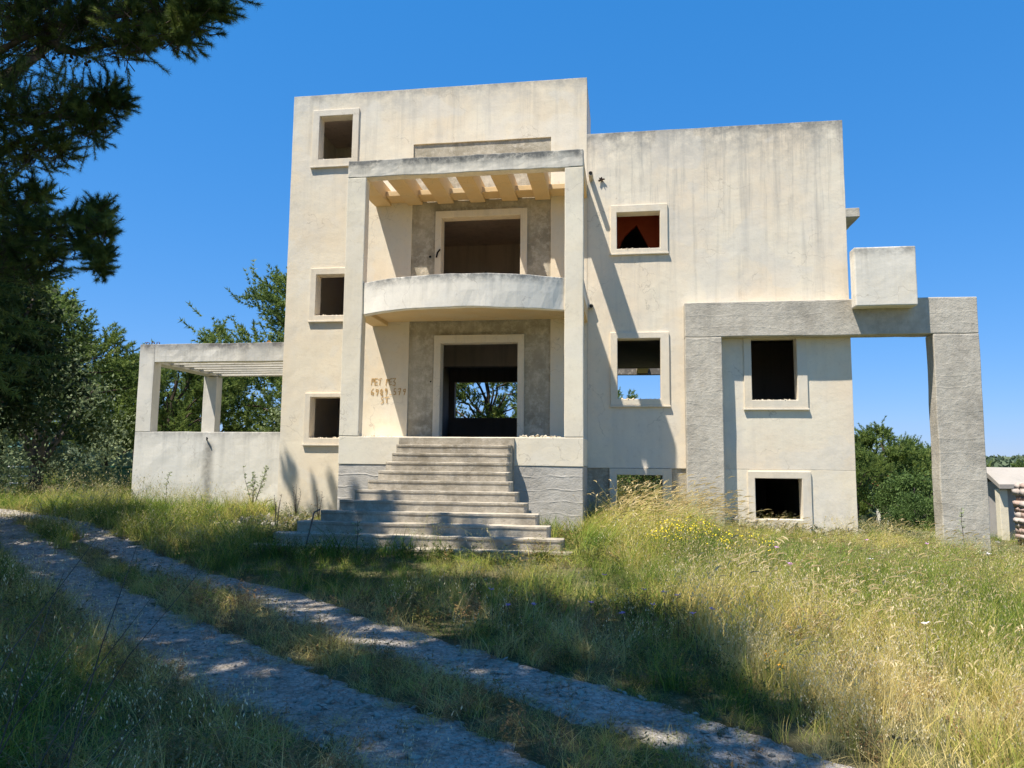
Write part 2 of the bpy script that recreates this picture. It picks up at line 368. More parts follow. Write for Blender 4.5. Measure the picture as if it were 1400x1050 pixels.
def track_strip(name, line, half, lift, label):
    n = 700; seg = np.linalg.norm(np.diff(line, axis=0), axis=1); s = np.concatenate([[0], np.cumsum(seg)])
    t = np.linspace(0, s[-1], n); cx = np.interp(t, s, line[:, 0]); cy = np.interp(t, s, line[:, 1])
    for _ in range(6):
        cx[1:-1] = (cx[:-2]+cx[2:]+2*cx[1:-1])/4; cy[1:-1] = (cy[:-2]+cy[2:]+2*cy[1:-1])/4
    dx = np.gradient(cx); dy = np.gradient(cy); l = np.hypot(dx, dy); nx, ny = -dy/l, dx/l
    K = 9; V = []
    for k in range(K):
        u = -1+2*k/(K-1)
        hw = half*(1+.34*np.array([noise.noise(Vector((a*1.3, 3*(u > 0)+.5, 2.))) + .7*noise.noise(Vector((a*5, 7*(u > 0)+.5, 2.))) + .5*noise.noise(Vector((a*15, 7*(u > 0)+.5, 2.))) for a in t]))
        x = cx+nx*hw*u; y = cy+ny*hw*u
        V.append(np.stack([x, y, gz(x, y)+lift-.02*(1-u*u)+ (-.05 if abs(u) == 1 else .0)], 1))
    V = np.concatenate(V); i = (np.arange(K-1)[:, None]*n+np.arange(n-1)).ravel()
    verge = np.repeat(np.abs(-1+2*np.arange(K)/(K-1))**1.5, n)
    me = npmesh(name, V, np.stack([i, i+1, i+n+1, i+n], 1), M['gravel'], None, {'verge': verge})
    me.polygons.foreach_set('use_smooth', [True]*((K-1)*(n-1)))
    tag(link(bpy.data.objects.new(name, me)), label, kind='structure')
track_strip('gravel_path', FAR, .38, .012, 'pale gravel wheel track nearer the house')
track_strip('gravel_path', NEAR, .47, .012, 'pale gravel wheel track nearer the camera')

# ------------------------------------------------------------------ the house
FY, TH = 17.0, .25
house = tag(empty('concrete_house', (-1.6, 21, 0)), 'unfinished cream plastered concrete house with empty window openings and a flared front staircase', 'house')
house.location = (0, 0, 0)
def part(o, label=None):
    if label: o['label'] = label
    return o

wins = {  # opening x0,x1,z0,z1 ; frame outer x0,x1,z0,z1
 't1': ((-7.54, -6.66, 9.13, 10.27), (-7.72, -6.50, 8.96, 10.43)),
 't2': ((-7.47, -6.60, 5.14, 6.17), (-7.62, -6.45, 5.02, 6.33)),
 't3': ((-7.50, -6.60, 2.14, 3.13), (-7.64, -6.45, 2.00, 3.23)),
 'ud': ((-4.32, -2.38, 5.12, 7.50), (-4.47, -2.22, 5.0, 7.66)),
 'ld': ((-4.28, -2.42, 2.12, 4.42), (-4.44, -2.27, 2.05, 4.60)),
 'w1': ((-.11, .89, 6.57, 7.45), (-.25, 1.06, 6.47, 7.62)),
 'w2': ((-.11, .87, 3.06, 4.46), (-.27, 1.06, 2.92, 4.60)),
 'w3': ((-.14, .88, .40, 1.35), (-.30, 1.08, .22, 1.49)),
 'w4': ((2.85, 3.83, 3.03, 4.42), (2.69, 4.04, 2.85, 4.56)),
 'w5': ((2.87, 3.86, .42, 1.31), (2.72, 4.05, .27, 1.46)),
}
op = {k: v[0] for k, v in wins.items()}
RAW = (-5.07, -1.66, 2.0, 9.40)
# concrete core, then the plaster coat with the bare patch left out
holed('wall', -8.26, 4.98, -.3, 9.42, list(op.values()), FY+.03, FY+TH, M['patch'], house, amp=.0)
holed('wall', -8.26, -.80, 9.424, 10.85, [op['t1']], FY+.03, FY+TH, M['patch'], house, amp=.0)
part(holed('plaster_coat', -8.26, -.80, .28, 10.852, [RAW]+[op[k] for k in ('t1', 't2', 't3')], FY, FY+.028, M['tower'], house, bevel=.006, amp=.005, step=.22), 'cream plaster of the tall block')
part(holed('plaster_coat', -.795, 4.982, 1.50, 9.424, [op[k] for k in ('w1', 'w2', 'w4')], FY, FY+.028, M['wing'], house, bevel=.006, amp=.005, step=.22), 'streaked cream plaster of the lower wing')
part(holed('plaster_coat', 1.40, 4.982, .20, 1.498, [op['w5']], FY+.001, FY+.028, M['tower'], house, bevel=.006, amp=.004), 'cream plaster at the foot of the wing')
for k, (h, f) in wins.items():
    nm = 'door_frame' if k in ('ud', 'ld') else 'window_frame'
    pr = .038
    fz0 = f[2]
    fr = holed(nm, f[0], f[1], fz0, f[3], [h if k not in ('ud', 'ld') else (h[0], h[1], h[2]-1, h[3])], FY-pr, FY+.02, M['frame'], house, bevel=.008, amp=.004)
    if k not in ('ud', 'ld'):
        box('sill', f[0]-.02, f[1]+.02, FY-pr-.02, FY-.001, f[2]-.045, f[2]-.002, M['frame'], fr, amp=.003, bevel=.008)
    # reveal lining
    rv = holed('reveal', h[0]-.03, h[1]+.03, h[2]-.03, h[3]+.03, [(h[0]+.004, h[1]-.004, h[2]+.004, h[3]-.004)], FY-pr+.01, FY+TH+.02, M['frame'], fr, bevel=0, amp=.0)
# broken mortar on window sills
def chips(name, x0, x1, y, z, parent, mat, n=14, s=.035):
    bm = bmesh.new(); r = random.Random(int(x0*100)+n)
    for i in range(n):
        x = r.uniform(x0, x1); a = r.uniform(.4, 1)*s
        mt = Matrix.Translation((x, y+r.uniform(-.03, .12), z+a*.2)) @ Euler((r.random(), r.random(), r.random()*6)).to_matrix().to_4x4() @ Matrix.Diagonal((a*r.uniform(1, 2.4), a, a*.6, 1))
        bmesh.ops.create_icosphere(bm, subdivisions=1, radius=1, matrix=mt)
    return finish(name, bm, mat, parent, step=0, bevel=0, amp=.01)
for k in ('w1', 'w2', 'w4', 't1', 't3', 't2'):
    h = op[k]; tag(chips('mortar_crumbs', h[0]+.03, h[1]-.03, FY, h[2]+.005, house, M['frame'], 16, .022), kind='stuff')

# side, rear walls, slabs, partitions
def xwall(name, x0, x1, y0, y1, z0, z1, mat, **k): return box(name, x0, x1, y0, y1, z0, z1, mat, house, **k)
xwall('wall', -8.26, -8.0, FY+TH+.001, 26, -.2, 10.85, M['tower'])
xwall('wall', 4.73, 4.98, FY+TH+.001, 26, -.2, 9.42, M['wing'])
xwall('wall', -1.05, -.805, FY+TH+.001, 19.2, 9.06, 10.845, M['tower'])   # parapet return of the tall block
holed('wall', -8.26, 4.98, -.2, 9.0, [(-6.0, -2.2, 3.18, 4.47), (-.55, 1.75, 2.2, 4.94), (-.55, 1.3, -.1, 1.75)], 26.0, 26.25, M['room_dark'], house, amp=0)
xwall('wall', -8.26, -.82, 19.2, 19.4, 9.06, 10.84, M['tower'])
def slab(x0, x1, y0, y1, z0, z1, mat='room_dark'): return box('floor_slab', x0, x1, y0, y1, z0, z1, M[mat], house, amp=0, bevel=0, step=0)
yi = FY+TH+.002
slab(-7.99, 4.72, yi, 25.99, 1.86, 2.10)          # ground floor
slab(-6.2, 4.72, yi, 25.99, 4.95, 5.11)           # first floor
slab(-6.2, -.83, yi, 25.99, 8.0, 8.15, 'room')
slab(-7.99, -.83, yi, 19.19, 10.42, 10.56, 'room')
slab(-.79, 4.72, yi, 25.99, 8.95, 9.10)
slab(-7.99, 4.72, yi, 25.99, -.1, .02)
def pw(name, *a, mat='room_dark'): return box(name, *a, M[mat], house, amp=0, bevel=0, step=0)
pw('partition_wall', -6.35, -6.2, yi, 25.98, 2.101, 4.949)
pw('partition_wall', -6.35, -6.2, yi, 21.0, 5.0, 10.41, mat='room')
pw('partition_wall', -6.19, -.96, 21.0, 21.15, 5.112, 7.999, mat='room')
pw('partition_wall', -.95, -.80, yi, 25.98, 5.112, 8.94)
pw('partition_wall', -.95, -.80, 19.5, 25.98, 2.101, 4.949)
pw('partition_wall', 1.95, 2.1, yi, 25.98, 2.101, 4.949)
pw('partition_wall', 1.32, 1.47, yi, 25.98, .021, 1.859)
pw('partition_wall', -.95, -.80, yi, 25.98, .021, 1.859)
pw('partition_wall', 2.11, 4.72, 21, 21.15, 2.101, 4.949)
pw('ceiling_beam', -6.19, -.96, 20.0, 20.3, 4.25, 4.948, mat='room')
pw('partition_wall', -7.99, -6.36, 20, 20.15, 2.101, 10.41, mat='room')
# red painted room wall with a pointed opening
def poly_wall(name, outline, hole, y0, y1, mat):
    cu = bpy.data.curves.new(name, 'CURVE'); cu.dimensions = '2D'; cu.fill_mode = 'BOTH'; cu.extrude = (y1-y0)/2
    for ring in (outline, hole):
        sp = cu.splines.new('POLY'); sp.points.add(len(ring)-1); sp.use_cyclic_u = True
        for p, (a, b) in zip(sp.points, ring): p.co = (a, b, 0, 1)
    t = bpy.data.objects.new('tmp', cu); t.rotation_euler = (math.pi/2, 0, 0); t.location = (0, (y0+y1)/2, 0); COL.objects.link(t)
    bpy.context.view_layer.update()
    me = bpy.data.meshes.new_from_object(t.evaluated_get(bpy.context.evaluated_depsgraph_get())); me.transform(t.matrix_world); bpy.data.objects.remove(t)
    me.materials.clear(); me.materials.append(mat); me.name = name
    return link(bpy.data.objects.new(name, me), house)
part(poly_wall('partition_wall', [(-.79, 5.12), (2.6, 5.12), (2.6, 8.94), (-.79, 8.94)],
     [(-.17, 6.6), (-.07, 6.93), (.0, 7.15), (.10, 7.32), (.38, 7.58), (.66, 7.02), (.84, 6.6)], 18.3, 18.45, M['red']), 'red painted inner wall with a pointed dark opening')
pw('partition_wall', 2.61, 2.76, yi, 25.9, 5.112, 8.94)

# holes, pipes
def pipe(name, x, y0, z, r, ln, label=None):
    e = tube_obj = bmesh.new(); tube(e, [(x, y0, z), (x, y0+ln, z)], r, 14)
    p = finish(name, e, M['pipe'], house, amp=0, step=0, bevel=0, smooth=False)
    b = bmesh.new(); tube(b, [(x, y0-.003, z), (x, y0+.02, z)], r*.78, 14); finish('pipe_mouth', b, M['black'], p, amp=0, step=0, bevel=0)
pipe('drain_pipe', -.70, 16.62, 8.30, .055, .4)
pipe('drain_pipe', -.70, 16.90, 5.22, .055, .12)
bm = bmesh.new(); r = random.Random(3)
for q in range(9):
    a = r.uniform(0, 6.28); tube(bm, [(-.46, FY-.02, 8.28), (-.46+.085*math.cos(a), FY-.05, 8.28+.07*math.sin(a)-.02)], [.028, .006], 5)
finish('rusty_bracket', bm, M['cone'], house, amp=.01, step=0, bevel=0)
for x, z in ((-4.62, 6.55), (-3.4, 6.60)):
    pass
def dothole(x, y, z, r=.03):
    b = bmesh.new(); tube(b, [(x, y-.004, z), (x, y+.02, z)], r, 10); finish('wall_hole', b, M['black'], house, amp=.002, step=0, bevel=0)
dothole(-4.6, FY+.03, 6.55); dothole(-4.52, FY+.03, 3.5, .02); dothole(-3.98, 21.0, 7.16, .05); dothole(-2.3, 21, 7.3, .05)
for x, z, rot in ((-4.42, 6.62, .5),):
    b = bmesh.new(); tube(b, [(x, FY-.065, z-.12), (x+.03, FY-.07, z), (x+.09, FY-.065, z+.08)], .022, 6); finish('wall_hole', b, M['black'], house, amp=.0, step=0, bevel=0)

# --- portico
PY = 15.1
port = empty('portico', (0, 0, 0), house)
def pb(name, *a, mat='beam', parent=None, **k): return box(name, *a, M[mat], parent or port, **k)
pb('column', -6.0, -5.57, PY, PY+.25, 2.124, 7.838, mat='column', bevel=.015)
pb('column', -1.18, -.79, PY, PY+.25, 2.124, 7.838, mat='column', bevel=.015)
pb('front_beam', -6.0, -.79, PY, PY+.25, 7.84, 8.23, bevel=.02, amp=.019, step=.09)
for x0, x1 in ((-6.0, -5.60), (-5.17, -4.80), (-4.41, -4.02), (-3.61, -3.24), (-2.83, -2.45), (-2.03, -1.66)):
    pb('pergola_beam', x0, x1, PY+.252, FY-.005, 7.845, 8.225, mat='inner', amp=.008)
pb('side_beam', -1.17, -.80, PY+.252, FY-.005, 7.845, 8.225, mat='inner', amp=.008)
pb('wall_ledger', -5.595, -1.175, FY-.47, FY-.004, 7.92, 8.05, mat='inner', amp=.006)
# base block: concrete lower half, plastered upper half, floor slab
pb('plinth', -5.99, -.80, PY+.012, FY-.002, -.2, 1.528, mat='ridged', amp=.008)
pb('plinth', -6.0, -.79, PY, FY-.002, 1.53, 2.118, mat='column', amp=.006, step=.3)
tag(chips('mortar_crumbs', -2.1, -1.25, PY+.2, 2.12, house, M['patch'], 40, .05), kind='stuff')
tag(chips('mortar_crumbs', -5.5, -4.8, PY+.1, 2.12, house, M['patch'], 26, .03), kind='stuff')
# --- balcony with bowed front
bal = empty('balcony', (0, 0, 0), house)
def arc_pts(y_off, n=36, x0=-5.60, x1=-1.17, bulge=.62):
    out = []
    cx = (x0+x1)/2; hw = (x1-x0)/2; R = (hw*hw+bulge*bulge)/(2*bulge)
    for i in range(n+1):
        x = x0+(x1-x0)*i/n; out.append((x, PY+.06 - (math.sqrt(max((R)**2-(x-cx)**2, 0))-(R-bulge)) + y_off))
    return out
def bowed(name, outer, inner, z0, z1, mat, parent, **k):
    bm = bmesh.new(); n = len(outer); g = [[bm.verts.new((*p, z)) for p in L_] for L_, z in ((outer, z0), (outer, (z0+z1)/2), (outer, z1), (inner, z1), (inner, z0))]
    for a, b in zip(g, g[1:]+g[:1]):
        for i in range(n-1): bm.faces.new([a[i], a[i+1], b[i+1], b[i]])
    bm.faces.new([r[0] for r in g][::-1]); bm.faces.new([r[-1] for r in g])
    return finish(name, bm, mat, parent, **k)
bowed('parapet', arc_pts(0), arc_pts(.16), 4.76, 5.46, M['balcony'], bal, amp=.016, step=0, bevel=.015)
back = [(x, FY-.004) for x, _ in arc_pts(0)]
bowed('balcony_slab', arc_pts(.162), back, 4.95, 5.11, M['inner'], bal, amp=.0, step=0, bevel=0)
for x0, x1 in ((-6.0, -5.60), (-1.175, -.79)):
    pb('balcony_beam', x0, x1, PY+.252, FY-.005, 4.85, 5.14, mat='inner', parent=bal)
pb('side_parapet', -6.0, -5.85, PY+.252, FY-.005, 5.142, 5.46, mat='balcony', parent=bal)
pb('side_parapet', -.94, -.79, PY+.252, FY-.005, 5.142, 5.46, mat='balcony', parent=bal)

# --- staircase
stairs = empty('staircase', (0, 0, 0), house)
LX = [-4.65, -4.64, -4.67, -4.73, -4.83, -4.98, -5.16, -5.39, -5.70, -6.00, -6.30]
RX = [-2.22, -2.20, -2.17, -2.13, -2.03, -1.87, -1.66, -1.43, -1.21, -.95, -.78]
for k in range(11):
    yf = 15.05-.29*(k+1); z = 2.12-.176*(k+1); r = random.Random(k)
    # rounded left corner, chipped right corner
    ring = [(LX[k]+.02, yf+.30), (LX[k], yf+.10), (LX[k]+.05, yf+.025), (LX[k]+.14, yf)]
    x = LX[k]+.3
    while x < RX[k]-.12: ring.append((x, yf+r.uniform(-.006, .006))); x += .13
    ring += [(RX[k]-.06, yf+.0), (RX[k]-.01, yf+.035), (RX[k], yf+.12), (RX[k]-.03, yf+.2), (RX[k]-.01, yf+.30)]
    bm = bmesh.new()
    lo = [bm.verts.new((a, b+.012, -.25)) for a, b in ring]; mi = [bm.verts.new((a, b+.012, z-.05)) for a, b in ring]
    m2 = [bm.verts.new((a, b, z-.042)) for a, b in ring]; hi = [bm.verts.new((a, b, z+r.uniform(-.004, .006))) for a, b in ring]
    n = len(ring)
    for A, B in ((lo, mi), (mi, m2), (m2, hi)):
        for i in range(n): bm.faces.new([A[i], A[(i+1) % n], B[(i+1) % n], B[i]])
    bm.faces.new(hi)
    st = finish('step', bm, M['step'], stairs, amp=.009, step=0, bevel=.006)
pb('step', -4.66, -2.2, 15.052-.0, PY-.001, -.2, 2.105, mat='step', parent=stairs)
# --- grey concrete portal, hanging box, side slab
portal = empty('concrete_portal', (0, 0, 0), house); portal['label'] = 'bare grey concrete frame against the wing, reaching out to a free pillar'
box('pillar', 1.39, 2.19, 16.70, FY-.002, -.3, 4.418, M['portal'], portal, amp=.012, bevel=.018)
box('pillar', 6.56, 7.47, 16.70, 17.12, -.8, 4.418, M['portal'], portal, amp=.014, bevel=.018)
box('crossbeam', 1.39, 7.47, 16.701, 17.119, 4.42, 5.21, M['portal'], portal, amp=.012, bevel=.018)
box('hanging_box', 4.93, 6.17, 16.36, 16.70-.002, 4.98, 6.26, M['box'], portal, amp=.006, step=.12, bevel=.025)
box('canopy_slab', 4.985, 5.90, 19.0, 25.0, 7.80, 8.03, M['portal'], house, amp=.008)
# --- rear pergola visible through the openings
rear = empty('rear_pergola', (0, 0, 0), house)
box('beam', -3, 3.4, 29, 29.25, 5.05, 5.62, M['terrace'], rear)
for x in (-2.3, .55, 3.1): box('cross_beam', x, x+.42, 26.252, 28.99, 5.1, 5.55, M['inner'], rear)
box('post', 3.05, 3.4, 29, 29.3, 0, 5.04, M['terrace'], rear); box('post', -3, -2.65, 29, 29.3, 0, 5.04, M['terrace'], rear)

# --- graffiti strokes (hand painted)
GL = {
 'P': [[(0, 0), (.05, 1)], [(.05, 1), (.5, .95), (.55, .7), (.1, .5)]],
 'E': [[(.5, 1), (0, .95), (.05, 0), (.5, .05)], [(.05, .5), (.4, .5)]],
 'T': [[(-.1, .95), (.7, 1.05)], [(.3, 1), (.25, 0)]],
 'Z': [[(0, 1), (.55, 1.02), (.2, .6), (.55, .35), (.35, -.1), (0, 0)]],
 '6': [[(.45, 1), (.1, .6), (.05, .15), (.35, 0), (.45, .35), (.1, .45)]],
 '9': [[(.45, .6), (.1, .65), (.15, 1), (.5, .95), (.45, .5), (.3, 0)]],
 '8': [[(.3, .5), (.05, .8), (.3, 1), (.5, .8), (.3, .5), (.05, .25), (.3, 0), (.5, .25), (.3, .5)]],
 '-': [[(0, .1), (.5, .15)]],
 '5': [[(.5, 1), (.1, .95), (.08, .6), (.45, .45), (.4, .1), (0, 0)]],
 '7': [[(0, .95), (.5, 1), (.25, 0)], [(.1, .5), (.45, .55)]],
 '1': [[(.3, 1), (.25, 0)]],
}
def glyph_mesh(text, x, z, h, adv, y, seed):
    bm = bmesh.new(); r = random.Random(seed); hw = .0105
    for ch in text:
        if ch != ' ':
            for st in GL[ch]:
                pts = [Vector((x+a*h*.85+r.uniform(-.008, .008), 0, z+b*h+r.uniform(-.01, .01))) for a, b in st]
                for a, b in zip(pts, pts[1:]):
                    d = (b-a).normalized(); nn_ = Vector((-d.z, 0, d.x))*hw*r.uniform(.7, 1.2); a2 = a-d*hw*.5; b2 = b+d*hw*.5
                    vs = [bm.verts.new((p.x, y-r.uniform(.001, .003), p.z)) for p in (a2+nn_, a2-nn_, b2-nn_, b2+nn_)]
                    bm.faces.new(vs)
        x += adv*r.uniform(.9, 1.1)
    return bm
gy = FY-.006
rg_ = random.Random(8)
gr = empty('graffiti', (0, 0, 0), house); gr['label'] = 'hand painted brown lettering and phone number left of the front door'
for text, x, z, h, adv in (('PET PEZ', -5.97, 3.42, .15, .088), ('6989-579', -5.97, 3.18, .14, .112), ('5T', -5.72, 2.98, .14, .11)):
    for i, ch in enumerate(text):
        if ch == ' ': continue
        bm = glyph_mesh(ch, x+i*adv+rg_.uniform(-.006, .006), z+rg_.uniform(-.01, .01), h, adv, gy, i+len(text)); finish('letter', bm, M['brownpaint'], gr, amp=0, step=0, bevel=0)

# --- roofed terrace at the left
ter = tag(empty('side_terrace', (0, 0, 0), house), 'white walled terrace with an open slatted roof')
tb = lambda name, *a, mat='terrace', **k: box(name, *a, M[mat], ter, **k)
tb('parapet_wall', -13.56, -8.262, 19.0, 19.24, -.1, 2.36, mat='terrace_wall', amp=.012)
tb('parapet_wall', -13.56, -13.32, 19.242, 22.6, -.1, 2.355, mat='terrace_wall')
tb('parapet_wall', -13.31, -8.262, 22.4, 22.64, -.1, 2.30, mat='terrace_wall')
tb('corner_post', -13.56, -13.10, 19.0, 19.34, 2.362, 4.838)
tb('corner_post', -13.56, -13.10, 22.3, 22.64, 2.357, 4.30)
tb('front_beam', -13.098, -8.262, 19.002, 19.26, 4.32, 4.84, amp=.014, step=.2)
tb('side_beam', -13.555, -13.12, 19.342, 22.64, 4.32, 4.83)
tb('rear_beam', -13.1, -8.262, 22.36, 22.62, 4.32, 4.83)
for q in range(5): tb('roof_slat', -13.11, -8.262, 19.75+q*.52, 19.86+q*.52, 4.34, 4.60, amp=.006)
# damp stain below the spout, rust hook
bm = bmesh.new(); tube(bm, [(-11.36, 18.99, 2.13), (-11.33, 18.93, 2.20), (-11.30, 18.92, 2.16)], .02, 6); finish('spout', bm, M['black'], ter, amp=0, step=0, bevel=0)
bm = bmesh.new()
for q in range(6):
    x = -13.5+q*.08; tube(bm, [(x, 19.15, 4.8), (x+.03, 19.16, 4.90), (x+random.uniform(-.08, .1), 19.16, 4.92)], .012, 5)
finish('rebar', bm, M['rust'], ter, amp=.01, step=0, bevel=0)
tres = tag(empty('timber_trestle', (-11.1, 22, 4.85)), 'small orange timber trestle standing on the terrace roof', 'trestle')
for a, b in (((-11.75, 21.8, 4.85), (-11.1, 21.8, 5.36)), ((-11.1, 21.8, 5.36), (-10.5, 21.8, 4.85)), ((-11.75, 21.8, 4.88), (-11.0, 21.8, 4.90)), ((-11.55, 22.3, 4.85), (-11.35, 22.3, 5.15)), ((-11.35, 22.3, 5.15), (-10.9, 22.3, 4.9))):
    bm = bmesh.new(); tube(bm, [Vector(a)-tres.location, Vector(b)-tres.location], .03, 4); finish('batten', bm, M['timber'], tres, amp=0, step=0, bevel=0)

# ------------------------------------------------------------------ vegetation materials
def leaf_material(name, cols, trans=.35, rough=.6, inst=False):
    g = NG(name, rough); t = g.t
    if inst:
        a = t.nodes.new('ShaderNodeAttribute'); a.attribute_type = 'INSTANCER'; a.attribute_name = 'dry'
        oi = t.nodes.new('ShaderNodeObjectInfo')
        f = g.math('ADD', a.outputs['Fac'], g.math('MULTIPLY', g.math('SUBTRACT', oi.outputs['Random'], .5), .45))
        v = t.nodes.new('ShaderNodeAttribute'); v.attribute_name = 'tone'
        f = g.math('ADD', f, g.math('MULTIPLY', g.math('SUBTRACT', v.outputs['Fac'], .5), .5), True)
    else:
        v = t.nodes.new('ShaderNodeAttribute'); v.attribute_name = 'tone'
        f = g.math('ADD', v.outputs['Fac'], g.math('MULTIPLY', g.math('SUBTRACT', g.noise(.9, None, 3), .5), .8), True)
    c = g.ramp(f, [(i/(len(cols)-1), col) for i, col in enumerate(cols)])
    g.out(c)
    tr = t.nodes.new('ShaderNodeBsdfTranslucent'); g.link(c, tr.inputs['Color'])
    mx = t.nodes.new('ShaderNodeMixShader'); mx.inputs[0].default_value = trans
    out = t.nodes['Material Output']; g.link(g.p.outputs[0], mx.inputs[1]); g.link(tr.outputs[0], mx.inputs[2]); g.link(mx.outputs[0], out.inputs['Surface'])
    return g.m
M['grass'] = leaf_material('grass_blades', [(.08, .15, .022), (.18, .27, .04), (.38, .39, .075), (.60, .49, .16), (.70, .57, .25)], .4, inst=True)
M['forb'] = leaf_material('low_weed_leaves', [(.04, .065, .018), (.085, .11, .028), (.17, .15, .045), (.27, .17, .07), (.33, .20, .085)], .3, inst=True)
M['seed'] = leaf_material('dry_seed_heads', [(.38, .32, .14), (.50, .42, .20), (.68, .57, .32), (.78, .67, .42), (.84, .74, .5)], .4, inst=True)
M['needle'] = leaf_material('pine_needles', [(.03, .055, .015), (.08, .125, .03), (.19, .24, .055), (.32, .36, .10)], .4)
M['pine_far'] = leaf_material('pine_foliage', [(.06, .10, .025), (.13, .19, .045), (.22, .29, .07), (.33, .38, .12)], .4)
M['far_foliage'] = leaf_material('hazed_foliage', [(.06, .085, .05), (.09, .125, .065), (.13, .165, .09), (.17, .2, .11)], .15)  # aerial haze put into the colour: duller, bluer greens for the far woods
M['olive'] = leaf_material('olive_foliage', [(.10, .135, .06), (.18, .225, .11), (.27, .32, .16), (.36, .41, .22)], .35)
M['broad'] = leaf_material('broad_leaf_foliage', [(.03, .055, .014), (.06, .105, .025), (.10, .16, .04), (.16, .22, .065)], .3)
M['darkleaf'] = leaf_material('dark_leaf_foliage', [(.015, .03, .008), (.03, .05, .014), (.05, .08, .02), (.08, .12, .03)], .25)
M['purple'] = simple('purple_petals', (.48, .2, .5), (.6, .35, .6), 30)
M['yellow'] = simple('yellow_petals', (.75, .55, .02), (.8, .65, .05), 30)
M['orange'] = simple('orange_petals', (.7, .33, .02), (.8, .45, .04), 30)
M['white'] = simple('white_petals', (.7, .68, .66), (.6, .55, .6), 30)

# ------------------------------------------------------------------ small plant clump meshes
class TM:
    def __init__(s): s.v, s.f, s.mi, s.tone = [], [], [], []
    def ribbon(s, pts, widths, side, mi=0, tone=.5):
        b = len(s.v)
        for p, w_ in zip(pts, widths):
            s.v.append(p - side*w_*.5); s.v.append(p + side*w_*.5); s.tone += [tone, tone]
        for i in range(len(pts)-1):
            k = b+2*i; s.f += [(k, k+1, k+3), (k, k+3, k+2)]; s.mi += [mi, mi]
    def tri(s, a, b, c, mi=0, tone=.5):
        k = len(s.v); s.v += [a, b, c]; s.f.append((k, k+1, k+2)); s.mi.append(mi); s.tone += [tone]*3
    def mesh(s, name, mats): return npmesh(name, np.array([tuple(p) for p in s.v]), np.array(s.f), mats, s.mi, {'tone': s.tone})
def blade(tm, r, base, h, lean, wid, mi=0, segs=3, tone=.5, ang=None):
    a = r.uniform(0, 2*math.pi) if ang is None else ang
    d = Vector((math.cos(a), math.sin(a), 0)); sa = r.uniform(0, 6.28); side = Vector((math.cos(sa), math.sin(sa), 0))
    pts = [base + d*lean*h*(t**1.8) + Vector((0, 0, h*t*(1-.28*lean*t))) for t in [i/segs for i in range(segs+1)]]
    tm.ribbon(pts, [wid*(1-.9*(i/segs)**1.5) for i in range(segs+1)], side, mi, tone); return pts
